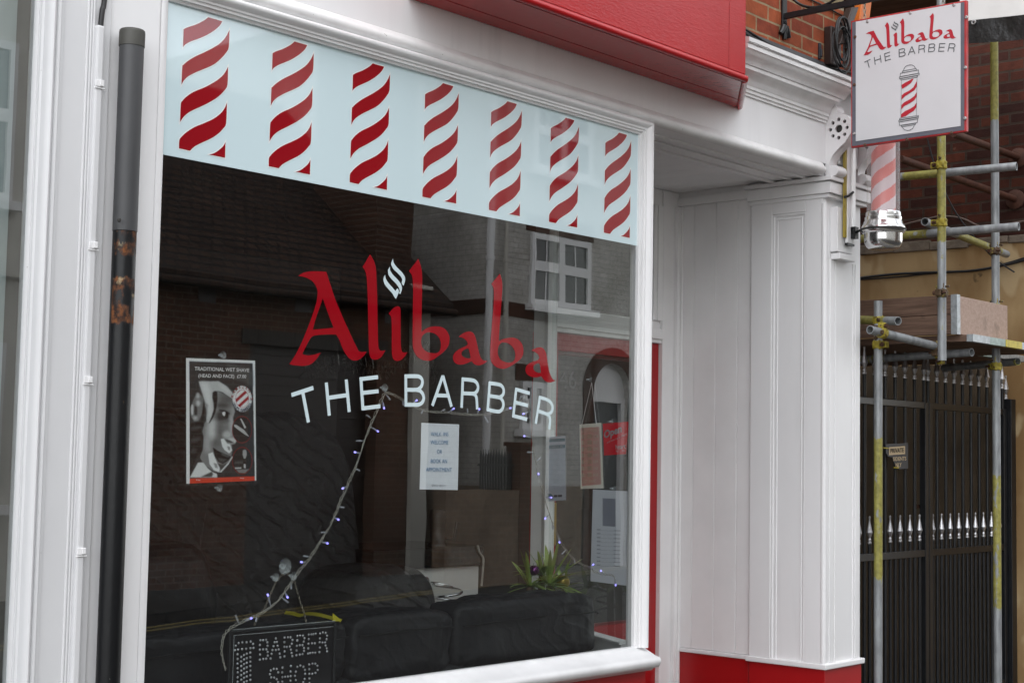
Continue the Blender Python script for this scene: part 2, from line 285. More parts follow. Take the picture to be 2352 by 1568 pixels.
# ------------------------------------------------------------------ mesh collecting
class MB:
    def __init__(s): s.v = []; s.f = []; s.c = None
    def add(s, vs, fs):
        o = len(s.v); s.v += [tuple(x) for x in vs]; s.f += [tuple(i+o for i in f) for f in fs]; return s
    def box(s, x0, x1, y0, y1, z0, z1):
        return s.add([(x0, y0, z0), (x1, y0, z0), (x1, y1, z0), (x0, y1, z0), (x0, y0, z1), (x1, y0, z1), (x1, y1, z1), (x0, y1, z1)],
                     [(3, 2, 1, 0), (4, 5, 6, 7), (0, 1, 5, 4), (1, 2, 6, 5), (2, 3, 7, 6), (3, 0, 4, 7)])
    def obox(s, o, a, b, c):   # corner + three edge vectors
        o, a, b, c = Vector(o), Vector(a), Vector(b), Vector(c)
        if a.cross(b).dot(c) < 0: a, b = b, a
        p = [o, o+a, o+a+b, o+b, o+c, o+a+c, o+a+b+c, o+b+c]
        return s.add(p, [(3, 2, 1, 0), (4, 5, 6, 7), (0, 1, 5, 4), (1, 2, 6, 5), (2, 3, 7, 6), (3, 0, 4, 7)])
    def tube(s, pts, r, n=8, cap=True, hollow=0, closed=False, col=None):
        pts = [Vector(p) for p in pts]; m = len(pts); rs = r if isinstance(r, (list, tuple)) else [r]*m
        ref = None; base = len(s.v); cols = []
        for i, p in enumerate(pts):
            if closed: t = pts[(i+1) % m]-pts[i-1]
            else: t = pts[min(i+1, m-1)]-pts[max(i-1, 0)]
            t.normalize()
            if ref is None:
                ref = Vector((0, 0, 1)) if abs(t.z) < .9 else Vector((1, 0, 0))
            ref = (ref-t*ref.dot(t)).normalized(); b = t.cross(ref)
            for k in range(n):
                a = 2*math.pi*k/n; s.v.append(tuple(p+(ref*math.cos(a)+b*math.sin(a))*rs[i]))
        for i in range(m if closed else m-1):
            j = (i+1) % m
            for k in range(n):
                k2 = (k+1) % n; s.f.append((base+i*n+k, base+i*n+k2, base+j*n+k2, base+j*n+k))
        if cap and not closed:
            if hollow:
                for e, sgn in ((0, 1), (m-1, -1)):
                    ctr = pts[e]; d = (pts[1]-pts[0]).normalized() if e == 0 else (pts[-2]-pts[-1]).normalized()
                    o = len(s.v)
                    for k in range(n): s.v.append(tuple(ctr+(Vector(s.v[base+e*n+k])-ctr)*hollow))
                    for k in range(n): s.v.append(tuple(Vector(s.v[o+k])+d*.09))
                    for k in range(n):
                        k2 = (k+1) % n
                        q = [base+e*n+k, o+k, o+k2, base+e*n+k2]; q2 = [o+k, o+n+k, o+n+k2, o+k2]
                        s.f += [tuple(q), tuple(q2)] if sgn > 0 else [tuple(q[::-1]), tuple(q2[::-1])]
                    s.f.append(tuple(o+n+k for k in (range(n) if sgn < 0 else reversed(range(n)))))
            else:
                s.f.append(tuple(base+k for k in reversed(range(n)))); s.f.append(tuple(base+(m-1)*n+k for k in range(n)))
        return s
    def lathe(s, o, axis, prof, n=24):   # prof: (radius, along axis)
        o = Vector(o); ax = Vector(axis).normalized(); u = ax.orthogonal().normalized(); w_ = ax.cross(u); base = len(s.v)
        for r, h in prof:
            for k in range(n):
                a = 2*math.pi*k/n; s.v.append(tuple(o+ax*h+(u*math.cos(a)+w_*math.sin(a))*max(r, 1e-4)))
        for i in range(len(prof)-1):
            for k in range(n):
                k2 = (k+1) % n; s.f.append((base+i*n+k, base+i*n+k2, base+(i+1)*n+k2, base+(i+1)*n+k))
        return s
    def poly(s, outer, holes=(), thick=None):   # flat polygon of 3D points; thick: vector
        loops = [[Vector(p) for p in outer]]+[[Vector(p) for p in h] for h in holes]
        tri = tessellate_polygon(loops); flat = [p for l in loops for p in l]; o = len(s.v)
        s.v += [tuple(p) for p in flat]; s.f += [tuple(i+o for i in t) for t in tri]
        if thick is not None:
            th = Vector(thick); o2 = len(s.v); s.v += [tuple(p+th) for p in flat]; s.f += [tuple(i+o2 for i in reversed(t)) for t in tri]
            q = 0
            for l in loops:
                for i in range(len(l)):
                    j = (i+1) % len(l); s.f.append((o+q+i, o+q+j, o2+q+j, o2+q+i))
                q += len(l)
        return s
    def sweep(s, prof, frames, closed=False):   # frames: list of (origin, u, v); prof: list of (a, b)
        base = len(s.v); n = len(prof)
        for o, u, v in frames:
            for a, b in prof: s.v.append(tuple(Vector(o)+Vector(u)*a+Vector(v)*b))
        m = len(frames)
        for i in range(m if closed else m-1):
            j = (i+1) % m
            for k in range(n-1): s.f.append((base+i*n+k, base+i*n+k+1, base+j*n+k+1, base+j*n+k))
        if not closed:
            s.f.append(tuple(base+k for k in range(n))); s.f.append(tuple(base+(m-1)*n+k for k in reversed(range(n))))
        return s
    def build(s, name, m, parent=None, smooth=None, bevel=0, col=None, fixn=True):
        me = bpy.data.meshes.new(name); me.from_pydata(s.v, [], s.f)
        if fixn:
            bm = bmesh.new(); bm.from_mesh(me); bmesh.ops.recalc_face_normals(bm, faces=bm.faces); bm.to_mesh(me); bm.free()
        if col is not None:
            ca = me.color_attributes.new('Col', 'FLOAT_COLOR', 'POINT')
            arr = np.ones((len(s.v), 4), dtype=np.float32); arr[:, :3] = col; ca.data.foreach_set('color', arr.ravel())
        me.materials.append(m)
        if smooth is not None:
            for p in me.polygons: p.use_smooth = True
            if smooth < 179:
                try: me.set_sharp_from_angle(angle=R(smooth))
                except Exception: pass
        o = bpy.data.objects.new(name, me); C.objects.link(o)
        if parent is not None:
            o.parent = parent
            top = parent
            if parent.parent is None: o.location = -parent.location
        if bevel:
            b = o.modifiers.new('bevel', 'BEVEL'); b.width = bevel; b.segments = 2; b.limit_method = 'ANGLE'; b.angle_limit = R(50)
        return o
def thing(name, label, cat, loc=(0, 0, 0), group=None):
    o = bpy.data.objects.new(name, None); o.empty_display_size = .1; C.objects.link(o); o.location = loc
    o['label'] = label; o['category'] = cat
    if group: o['group'] = group
    return o
def tag(o, label, cat, group=None):
    o['label'] = label; o['category'] = cat
    if group: o['group'] = group
    return o
def struct(o): o['kind'] = 'structure'; return o
def smooth_loop(pts, k=3):   # Catmull-Rom with corners kept where the turn is sharp
    n = len(pts); out = []
    P = [Vector((p[0], p[1])) for p in pts]
    def corner(i):
        a = (P[i]-P[i-1]); b = (P[(i+1) % n]-P[i])
        return a.length > 0 and b.length > 0 and a.angle(b) > R(42)
    cs = [corner(i) for i in range(n)]
    for i in range(n):
        p1, p2 = P[i], P[(i+1) % n]
        p0 = P[i-1] if not cs[i] else p1-(p2-p1)*.5
        p3 = P[(i+2) % n] if not cs[(i+1) % n] else p2+(p2-p1)*.5
        for j in range(k):
            t = j/k
            out.append(.5*((2*p1)+(p2-p0)*t+(2*p0-5*p1+4*p2-p3)*t*t+(3*p1-p0-3*p2+p3)*t**3))
    return out
def spline(pts, k=4):
    P = [Vector(p) for p in pts]; out = []
    for i in range(len(P)-1):
        p1, p2 = P[i], P[i+1]; p0 = P[i-1] if i else p1*2-p2; p3 = P[i+2] if i+2 < len(P) else p2*2-p1
        for j in range(k):
            t = j/k; out.append(.5*((2*p1)+(p2-p0)*t+(2*p0-5*p1+4*p2-p3)*t*t+(3*p1-p0-3*p2+p3)*t**3))
    out.append(P[-1]); return out
def offset_loop(pts, d):
    P = [Vector((p[0], p[1])) for p in pts]; n = len(P)
    area = sum(P[i-1].x*P[i].y-P[i].x*P[i-1].y for i in range(n)); sg = 1 if area > 0 else -1
    out = []
    for i in range(n):
        a = (P[i]-P[i-1]); b = (P[(i+1) % n]-P[i])
        if a.length < 1e-7: a = b
        if b.length < 1e-7: b = a
        na = Vector((a.y, -a.x)).normalized()*sg; nb = Vector((b.y, -b.x)).normalized()*sg
        m = (na+nb)
        if m.length < .3: m = na
        m.normalize(); out.append(P[i]+m*(d/max(.35, m.dot(na))))
    return out
_tx = {}
def textgeo(s, bold=0.0):
    if (s, bold) in _tx: return _tx[(s, bold)]
    cu = bpy.data.curves.new('t', 'FONT'); cu.body = s; cu.size = 1; cu.resolution_u = 3
    cu.offset = bold
    ob = bpy.data.objects.new('t', cu); C.objects.link(ob); bpy.context.view_layer.update()
    dg = bpy.context.evaluated_depsgraph_get(); me = ob.evaluated_get(dg).to_mesh()
    vs_ = [(v.co.x, v.co.y) for v in me.vertices]; fs = [tuple(p.vertices) for p in me.polygons]
    bpy.data.objects.remove(ob); bpy.data.curves.remove(cu)
    x0 = min(v[0] for v in vs_); x1 = max(v[0] for v in vs_)
    vs_ = [((x-x0), y/.729) for x, y in vs_]; _tx[(s, bold)] = (vs_, fs, (x1-x0)); return _tx[(s, bold)]
def text_on(mb, s, o, u, v, width, height, bold=0.0, align='c', mirror=False):
    """text of given width and cap height; o = baseline anchor point, u / v unit vectors"""
    vs_, fs, wd = textgeo(s, bold); k = width/wd; o, u, v = Vector(o), Vector(u), Vector(v)
    off = {'c': -.5, 'l': 0, 'r': -1}[align]*width
    mb.add([o+u*((off+x*k)*(-1 if mirror else 1))+v*(y*height) for x, y in vs_], fs)
X, Y, Z = Vector((1, 0, 0)), Vector((0, 1, 0)), Vector((0, 0, 1))
WL, WB, WT = -2.596, .75, 3.09      # left glass edge, glass bottom, glass top (right glass edge is x = 0)
# ================================================================== GROUND
KA, KB = onZ(350, 1446, -.1), onZ(1300, 1322, -.1)           # the far kerb line runs slightly away from the shop
kd = Vector((KB.x-KA.x, KB.y-KA.y, 0)); kd = Vector((KA.x*1.0-0-KB.x, 0, 0)) if kd.length == 0 else kd.normalized()
FK0 = Vector((KA.x, -KA.y, 0)); FKD = Vector((kd.x, -kd.y, 0)); FKN = Vector((-FKD.y, FKD.x, 0))  # mirrored: real position across the street
if FKN.y > 0: FKN = -FKN                                      # FKN points away from the shop
struct(MB().add([(-60, -60, -.1), (60, -60, -.1), (60, 60, -.1), (-60, 60, -.1)], [(0, 1, 2, 3)]).build('road', M['asphalt']))
struct(MB().box(-40, 40, -1.75, .3, -.3, 0).build('pavement', M['paving']))
struct(MB().box(-40, 40, -1.90, -1.752, -.3, .004).build('kerb', M['kerb'], bevel=.012))
f0 = FK0-FKD*40+FKN*.32; f1 = FK0+FKD*40+FKN*.32
struct(MB().obox(f0+Vector((0, 0, -.3)), FKD*80, FKN*.15, Z*.304).build('far_kerb', M['paving_dark']))
struct(MB().poly([f0+FKN*.152, f1+FKN*.152, f1+FKN*14, f0+FKN*14], thick=(0, 0, -.2)).build('far_pavement', M['paving_dark']))
mb = MB()
for d in (-.06, .12): mb.obox(FK0-FKD*40+FKN*d+Vector((0, 0, -.1)), FKD*80, FKN*.07, Z*.004)
for y0 in (-2.12, -2.30): mb.box(-40, 40, y0, y0+.07, -.1, -.096)
struct(mb.build('road_line', M['yline']))
# ================================================================== BARBER SHOP
shop = thing('barber_shop', 'white and red painted barber shop front with a recessed doorway and striped window', 'shop', (0, 0, 0))
def P(name, mb, m, par=shop, **k): return mb.build(name, M[m] if isinstance(m, str) else m, par, **k)
WLg = WL-.022
# --- walls that close the shop in
mb = MB(); mb.box(-2.86, -2.66, .02, .22, 0, 3.7)                       # left pier
mb.box(-2.66, .06, .03, .12, 3.10, 3.70).box(.06, 1.70, .03, .14, 3.17, 3.70)
mb.box(1.72, 2.075, .02, .9, 0, 3.70).box(1.76, 2.06, .9, 5.2, 0, 3.7)
P('wall', mb, 'white_shade')
P('upper_wall', MB().box(-6.0, 2.083, .10, 5.2, 3.701, onY(1863, 0, .1).z+.02), 'brick_o')
P('upper_wall', MB().box(-6.0, 2.083, .10, 5.2, onY(1863, 0, .1).z+.021, 5.6), 'brick_pale')
# --- display window
frame_prof = [(0, -.004), (0, .012), (.006, .016), (.009, .017), (.010, .025), (.019, .027), (.021, .033), (.028, .035), (.033, .043), (.039, .052), (.046, .056), (.053, .055), (.058, .050), (.060, .043), (.060, -.004)]
win = MB()
win.sweep(frame_prof, [((WLg, 0, WT), Z, -Y), ((0, 0, WT), X+Z, -Y), ((0, 0, WB), X, -Y)])
win.sweep([(0, -.004), (0, .006), (.008, .010), (.010, .017), (.020, .020), (.024, .028), (.034, .031), (.041, .028), (.046, .018), (.046, -.004)], [((WLg, 0, WB), -X, -Y), ((WLg, 0, WT), -X, -Y)])
wf = P('window_frame', win, 'white', smooth=40)
P('pane', MB().box(WLg-.01, .012, 0, .006, WB-.01, WT+.02), 'pane', wf)
P('sill', MB().sweep([(.03, .752), (-.012, .756), (-.02, .753), (-.026, .742), (-.085, .716), (-.104, .712), (-.112, .703), (-.113, .690), (-.106, .676), (-.098, .668), (-.075, .662), (-.06, .650), (.03, .650)],
      [((WLg-.045, 0, 0), Y, Z), ((.072, 0, 0), Y, Z)]), 'sill', smooth=40)
P('stall_riser', MB().box(WLg-.04, .055, -.04, .05, 0, .6495), 'red_flat', bevel=.004)
mb = MB(); mb.box(-2.86, WLg-.0465, -.032, .02, 0, 3.30)
P('pilaster', mb, 'white', bevel=.004)
# --- vinyl on the glass
P('blue_band', MB().poly([(WLg-.004, -.0008, 2.573), (0.004, -.0008, 2.573), (0.004, -.0008, WT+.004), (WLg-.004, -.0008, WT+.004)]), 'vblue', wf)
zp = lambda pts, sc, ox, oy: [((ox+sc*u)/1.7415, (oy+sc*v)/1.7415) for u, v in pts]
def inplane(pts, y=0): return [(q.x, q.z) for q in (onY(a, b, y) for a, b in pts)]
STR = [[(370, 73), (507, 113), (480, 160), (420, 215), (340, 265), (270, 297), (200, 325), (150, 355), (126, 383), (132, 200), (170, 180), (240, 155), (300, 125), (340, 100)],
 [(577, 200), (571, 375), (540, 440), (480, 510), (420, 560), (350, 595), (260, 635), (180, 680), (135, 725), (112, 768), (119, 590), (130, 565), (180, 520), (250, 475), (340, 430), (420, 385), (490, 335), (540, 275)],
 [(564, 577), (559, 760), (530, 820), (470, 885), (400, 935), (300, 990), (200, 1040), (140, 1090), (99, 1150), (106, 970), (120, 935), (160, 890), (230, 840), (330, 795), (410, 750), (480, 700), (530, 645)],
 [(554, 945), (547, 1155), (520, 1210), (470, 1265), (400, 1315), (300, 1365), (240, 1400), (197, 1443), (90, 1420), (92, 1340), (110, 1305), (160, 1255), (240, 1200), (330, 1160), (420, 1115), (490, 1060), (530, 1005)],
 [(541, 1350), (537, 1512), (382, 1480), (430, 1465), (480, 1430), (520, 1390)]]
strw = [smooth_loop(inplane(zp(s, .36982, 1040, 140))) for s in STR]
bl = [(410, 342), (616, 384), (802, 421), (969, 456), (1122, 486), (1260, 513), (1386, 537)]
bx = [onY(a, b, 0).x for a, b in bl]
for i in range(7):
    dx = bx[i]-bx[1]; mb = MB(); hb = MB()
    for s in strw:
        mb.poly([(p.x+dx, -.0022, p.y) for p in s]); hb.poly([(p.x+dx, -.0015, p.y) for p in offset_loop(s, .0042)])
    d = P('striped_decal', mb, 'vred', wf); P('striped_decal_edge', hb, 'vhalo', wf)
# --- lettering (outlines measured in the plane of the glass, used again on the hanging sign)
ZA = (.31884, 1140, 1000); ZB = (.35714, 1600, 1000); ZC = (.23384, 1140, 1460); ZD = (.23384, 1690, 1460)
LET = [(ZA, [(165, 325), (200, 300), (250, 278), (310, 268), (380, 266), (450, 268), (517, 274), (540, 350), (580, 470), (630, 620), (680, 740), (740, 880), (800, 1010), (850, 1120), (895, 1210), (920, 1260), (950, 1275), (985, 1275), (1025, 1270), (1000, 1310), (960, 1350), (920, 1375), (870, 1386), (830, 1375), (790, 1345), (750, 1290), (710, 1210), (680, 1130), (640, 1058), (560, 1058), (450, 1062), (370, 1072), (330, 1092), (300, 1135), (270, 1190), (240, 1250), (215, 1298), (250, 1315), (300, 1320), (350, 1313), (400, 1300), (447, 1283), (420, 1330), (380, 1380), (330, 1425), (280, 1445), (220, 1452), (150, 1448), (90, 1440), (50, 1428), (90, 1375), (130, 1310), (170, 1235), (215, 1140), (260, 1030), (300, 930), (340, 820), (370, 730), (395, 640), (405, 560), (403, 500), (385, 450), (350, 400), (310, 370), (260, 345), (210, 332)],
   [(472, 607), (490, 660), (530, 770), (570, 880), (607, 973), (540, 980), (450, 988), (380, 994), (348, 998), (370, 910), (400, 810), (440, 700)]),
 (ZA, [(1065, 53), (1085, 85), (1110, 130), (1128, 180), (1140, 240), (1146, 330), (1150, 450), (1155, 600), (1158, 800), (1162, 1000), (1166, 1150), (1172, 1220), (1185, 1252), (1215, 1262), (1258, 1255), (1235, 1300), (1205, 1340), (1170, 1365), (1125, 1374), (1090, 1365), (1065, 1335), (1054, 1290), (1048, 1200), (1045, 1050), (1040, 850), (1036, 650), (1030, 480), (1024, 370), (1015, 310), (1000, 255), (970, 212), (1000, 165), (1030, 110)], None),
 (ZA, [(1297, 797), (1330, 755), (1365, 722), (1400, 705), (1425, 707), (1442, 725), (1448, 760), (1449, 850), (1449, 1000), (1450, 1130), (1455, 1220), (1465, 1265), (1485, 1283), (1535, 1280), (1510, 1320), (1475, 1360), (1440, 1383), (1405, 1390), (1370, 1380), (1348, 1345), (1338, 1290), (1336, 1180), (1336, 1050), (1334, 920), (1330, 850), (1318, 820)], None),
 (ZB, [(200, 95), (220, 140), (240, 220), (247, 300), (247, 420), (244, 550), (241, 700), (240, 850), (238, 915), (270, 890), (310, 868), (360, 855), (420, 853), (465, 862), (505, 885), (535, 925), (552, 970), (553, 1010), (545, 1060), (520, 1105), (480, 1145), (430, 1185), (380, 1220), (340, 1237), (295, 1240), (240, 1225), (195, 1195), (165, 1155), (148, 1110), (140, 1060), (138, 950), (140, 800), (143, 600), (145, 450), (140, 340), (130, 285), (98, 235), (140, 180), (175, 135)],
   [(325, 922), (365, 928), (400, 945), (430, 975), (450, 1015), (456, 1060), (450, 1105), (435, 1135), (405, 1152), (365, 1152), (320, 1145), (280, 1125), (250, 1090), (237, 1045), (237, 1000), (250, 960), (285, 930)]),
 (ZB, [(652, 970), (690, 940), (730, 918), (770, 910), (800, 915), (825, 935), (845, 980), (860, 1040), (875, 1110), (890, 1170), (905, 1205), (930, 1232), (980, 1240), (950, 1265), (915, 1283), (880, 1291), (845, 1285), (820, 1268), (797, 1245), (760, 1262), (720, 1277), (680, 1283), (640, 1278), (610, 1258), (594, 1228), (592, 1190), (605, 1155), (635, 1125), (675, 1100), (720, 1080), (748, 1062), (755, 1045), (745, 1020), (720, 995), (690, 980)],
   [(763, 1100), (775, 1140), (785, 1180), (787, 1210), (755, 1210), (720, 1200), (692, 1180), (687, 1155), (700, 1130), (730, 1110)]),
 (ZB, [(1117, 262), (1130, 300), (1142, 350), (1145, 420), (1140, 520), (1130, 650), (1120, 780), (1112, 900), (1105, 1020), (1140, 1000), (1190, 985), (1250, 978), (1300, 988), (1340, 1015), (1368, 1055), (1380, 1105), (1378, 1160), (1360, 1205), (1320, 1245), (1270, 1280), (1220, 1310), (1180, 1326), (1145, 1330), (1100, 1320), (1060, 1298), (1030, 1265), (1012, 1225), (1007, 1170), (1010, 1080), (1018, 950), (1030, 800), (1042, 650), (1048, 540), (1048, 460), (1040, 415), (1020, 380), (1060, 330), (1090, 295)],
   [(1150, 1035), (1190, 1038), (1225, 1055), (1258, 1085), (1280, 1125), (1290, 1170), (1285, 1210), (1270, 1240), (1245, 1255), (1205, 1258), (1160, 1245), (1120, 1220), (1100, 1180), (1094, 1140), (1098, 1095), (1112, 1060), (1130, 1042)]),
 (ZB, [(1465, 1125), (1500, 1105), (1535, 1090), (1570, 1086), (1600, 1098), (1622, 1125), (1638, 1170), (1648, 1230), (1658, 1300), (1670, 1360), (1690, 1410), (1710, 1445), (1742, 1460), (1715, 1472), (1685, 1481), (1655, 1480), (1625, 1465), (1600, 1440), (1580, 1412), (1550, 1420), (1510, 1425), (1470, 1418), (1430, 1398), (1408, 1370), (1402, 1335), (1412, 1300), (1435, 1275), (1475, 1252), (1520, 1240), (1550, 1225), (1558, 1200), (1545, 1170), (1520, 1148), (1492, 1132)],
   [(1558, 1267), (1567, 1300), (1573, 1340), (1575, 1375), (1545, 1373), (1510, 1355), (1492, 1330), (1492, 1305), (1510, 1282), (1535, 1270)])]
FLM = [[(1352, 110), (1358, 150), (1380, 190), (1420, 235), (1465, 280), (1495, 325), (1505, 365), (1500, 400), (1485, 447), (1472, 435), (1460, 405), (1468, 380), (1460, 350), (1435, 315), (1395, 275), (1355, 235), (1335, 195), (1330, 160)],
 [(1314, 208), (1315, 245), (1330, 280), (1365, 325), (1410, 370), (1445, 415), (1463, 460), (1462, 500), (1443, 553), (1430, 540), (1438, 510), (1425, 470), (1390, 420), (1340, 370), (1305, 325), (1290, 285), (1292, 245)],
 [(1254, 308), (1258, 345), (1275, 385), (1310, 430), (1350, 475), (1385, 515), (1392, 500), (1405, 480), (1420, 495), (1425, 525), (1412, 560), (1390, 610), (1370, 590), (1345, 545), (1300, 495), (1255, 440), (1234, 390), (1235, 350)]]
STK = [(ZC, [(107, 511), (482, 387)]), (ZC, [(300, 462), (397, 978)]),
 (ZC, [(702, 297), (754, 862)]), (ZC, [(1043, 244), (1094, 800)]), (ZC, [(725, 560), (1065, 510)]),
 (ZC, [(1294, 214), (1330, 765)]), (ZC, [(1272, 240), (1590, 203)]), (ZC, [(1310, 475), (1597, 444)]), (ZC, [(1310, 740), (1628, 700)]),
 (ZC, [(2063, 163), (2065, 700)]), (ZC, [(2042, 189), (2240, 188), (2290, 197), (2325, 220), (2344, 262), (2345, 310), (2328, 360), (2295, 396), (2240, 420), (2063, 420)]), (ZC, [(2230, 420), (2300, 436), (2345, 480), (2367, 545), (2362, 600), (2335, 645), (2295, 668), (2240, 676), (2042, 675)]),
 (ZD, [(165, 693), (345, 178)]), (ZD, [(345, 178), (492, 710)]), (ZD, [(225, 515), (430, 521)]),
 (ZD, [(687, 212), (665, 728)]), (ZD, [(668, 238), (830, 254), (885, 268), (925, 305), (946, 360), (940, 420), (910, 463), (860, 485), (680, 478)]), (ZD, [(850, 485), (893, 505), (918, 550), (926, 620), (932, 755)]),
 (ZD, [(1147, 282), (1110, 780)]), (ZD, [(1130, 305), (1290, 328), (1345, 350), (1378, 400), (1385, 455), (1368, 510), (1320, 545), (1290, 546), (1130, 522)]), (ZD, [(1285, 545), (1335, 565), (1372, 620), (1380, 680), (1365, 740), (1330, 780), (1280, 793), (1095, 757)]),
 (ZD, [(1600, 393), (1548, 882)]), (ZD, [(1582, 409), (1833, 481)]), (ZD, [(1575, 632), (1800, 690)]), (ZD, [(1532, 860), (1785, 925)]),
 (ZD, [(2008, 527), (1932, 1000)]), (ZD, [(1990, 548), (2100, 580), (2165, 612), (2207, 668), (2220, 730), (2205, 790), (2165, 828), (2110, 830), (1970, 778)]), (ZD, [(2100, 828), (2150, 856), (2175, 910), (2176, 990), (2163, 1098)])]
let_w = [(smooth_loop(inplane(zp(o, *z))), smooth_loop(inplane(zp(h, *z))) if h else None) for z, o, h in LET]
flm_w = [smooth_loop(inplane(zp(o, *ZA))) for o in FLM]
stk_w = []
for z, s in STK:
    p = [Vector(q) for q in inplane(zp(s, *z))]
    stk_w.append(spline([(q.x, q.y, 0) for q in p], 4) if len(p) > 2 else [Vector((q.x, q.y, 0)) for q in p])
def stroke2(pts, w_):
    L, Rr = [], []
    for i, p in enumerate(pts):
        t = (pts[min(i+1, len(pts)-1)]-pts[max(i-1, 0)]); t.normalize(); nn = Vector((-t.y, t.x, 0))*(w_/2)
        L.append(p+nn); Rr.append(p-nn)
    return L, Rr
def strokes(mb, f, w_, dy=0.00004):
    for i, st in enumerate(stk_w):
        L, Rr = stroke2(st, w_); o = len(mb.v)
        mb.v += [tuple(f(p.x, p.y, i)) for p in L]+[tuple(f(p.x, p.y, i)) for p in Rr]; n = len(L)
        mb.f += [(o+k, o+k+1, o+n+k+1, o+n+k) for k in range(n-1)]
mb = MB()
for o, h in let_w: mb.poly([(p.x, -.0010, p.y) for p in o], [[(p.x, -.0010, p.y) for p in h]] if h else [])
P('red_lettering', mb, 'vred', wf)
mb = MB(); strokes(mb, lambda x, z, i: (x, -.0012-.00005*(i % 4), z), .0150)
P('white_lettering', mb, 'vwhite', wf)
for o in flm_w: P('flame_stroke', MB().poly([(p.x, -.0012, p.y) for p in o]), 'vwhite', wf)
# --- frieze, bead, fascia box, cornice, consoles
P('frieze', MB().box(-2.86, 2.07, -.020, .029, 3.215, 3.70), 'white', bevel=.003)
bead = [(0, 3.152), (-.024, 3.152), (-.036, 3.157), (-.045, 3.168), (-.047, 3.180), (-.042, 3.192), (-.033, 3.198), (-.030, 3.206), (-.024, 3.214), (0, 3.2145)]
P('header_moulding', MB().sweep(bead, [((-2.86, 0, 0), Y, Z), ((1.635, 0, 0), Y, Z)]), 'cornice', smooth=40)
fz, FD, FX0, FX1, FXB = 3.362, .337, -1.52, .375, .815      # flat soffit, the right end cut back at an angle
bev = .020
outl_ = [(FX0, -.0205), (FX0, -FD), (FX1, -FD), (FXB, -.0205)]
fb = P('fascia_box', MB().poly([(x, y, fz+.012) for x, y in outl_], (), (0, 0, 1.0)), 'red')
dch = Vector((FXB-FX1, FD-.0205, 0)).normalized()
P('front_bead', MB().tube([(FX0, -FD-.002, fz+.014), (FX1+.004, -FD-.002, fz+.014)], .0165, 14), 'red', fb, smooth=60)
P('end_bead', MB().tube([(FX1+.006, -FD+.004, fz+.010), (FXB, -.024, fz+.008)], .0165, 14), 'red', fb, smooth=60)
P('end_board', MB().obox((FX1-.135, -FD-.0035, fz+.034), (.137, 0, 0), (0, .003, 0), (0, 0, .97)), 'red', fb, bevel=.002)
P('front_panel', MB().box(FX0+.002, FX1-.138, -FD-.0025, -FD-.0002, fz+.036, fz+1.0), 'red', fb, bevel=.002)
mb = MB(); q1 = lambda y: FX1+(FXB-FX1)*((FD+y)/(FD-.0205))-.025
for ya, yb, dz in ((-FD+.014, -.262, 0), (-.2605, -.118, .0015), (-.1165, -.0215, -.0005)):
    mb.poly([(FX0, ya, fz+dz), (q1(ya), ya, fz+dz), (q1(yb), yb, fz+dz), (FX0, yb, fz+dz)], (), (0, 0, .0125-dz-.0008))
P('soffit_board', mb, 'red', fb, bevel=.0015)
corn_lo = [(-.0205, 3.436), (-.030, 3.436), (-.030, 3.449), (-.038, 3.451), (-.038, 3.466), (-.046, 3.469), (-.047, 3.484), (-.053, 3.490), (-.056, 3.505), (-.066, 3.520), (-.080, 3.532), (-.094, 3.538), (-.108, 3.540), (-.110, 3.558), (-.0205, 3.559)]
corn_hi = [(-.0205, 3.5595), (-.116, 3.5595), (-.121, 3.570), (-.131, 3.582), (-.146, 3.592), (-.158, 3.602), (-.164, 3.614), (-.172, 3.616), (-.172, 3.634), (-.166, 3.636), (-.168, 3.640), (-.178, 3.642), (-.178, 3.668), (.0, 3.698)]
P('cornice', MB().sweep(corn_lo, [((.64, 0, 0), Y, Z), ((1.668, 0, 0), Y, Z)]).sweep(corn_hi, [((.66, 0, 0), Y, Z), ((1.715, 0, 0), Y, Z)]), 'cornice', smooth=38)
mb = MB(); rnd = random.Random(3); pts = [(.66+i*.012, -.1788, 3.6445+.0025*mnoise.noise((i*.33, 2, 0))+.003*mnoise.noise((i*.06, 5, 0))) for i in range(88)]
mb.tube(pts, [.0011+.0009*abs(mnoise.noise((i*.5, 1, 1))) for i in range(88)], 5)
P('paint_crack', mb, 'hole')
P('lead_flashing', MB().sweep([(-.150, 3.673), (-.150, 3.681), (-.04, 3.712), (.050, 3.765), (.080, 3.800), (.0995, 3.835), (.0995, 3.700), (.0, 3.699)], [((.72, 0, 0), Y, Z), ((2.1, 0, 0), Y, Z)]), 'lead')
def arc(cx, cz, r, a0, a1, n=12): return [(cx+r*math.cos(R(a0+(a1-a0)*i/n)), cz+r*math.sin(R(a0+(a1-a0)*i/n))) for i in range(n+1)]
prof = [(-.0205, 3.535), (-.075, 3.535), (-.090, 3.515), (-.094, 3.497)]+arc(-.100, 3.400, .082, 80, 205, 14)+[(-.140, 3.320), (-.100, 3.290), (-.068, 3.262), (-.050, 3.232), (-.045, 3.205), (-.050, 3.188)]+arc(-.072, 3.172, .030, 60, 270, 10)+[(-.0205, 3.142)]
prof = [((p[0]), p[1]) for p in prof]
hole = [arc(-.101, 3.398, .022, 0, 360, 16)[:-1]]+[arc(-.101+.050*math.cos(R(45*i)), 3.398+.050*math.sin(R(45*i)), .0105, 0, 360, 10)[:-1] for i in range(8)]
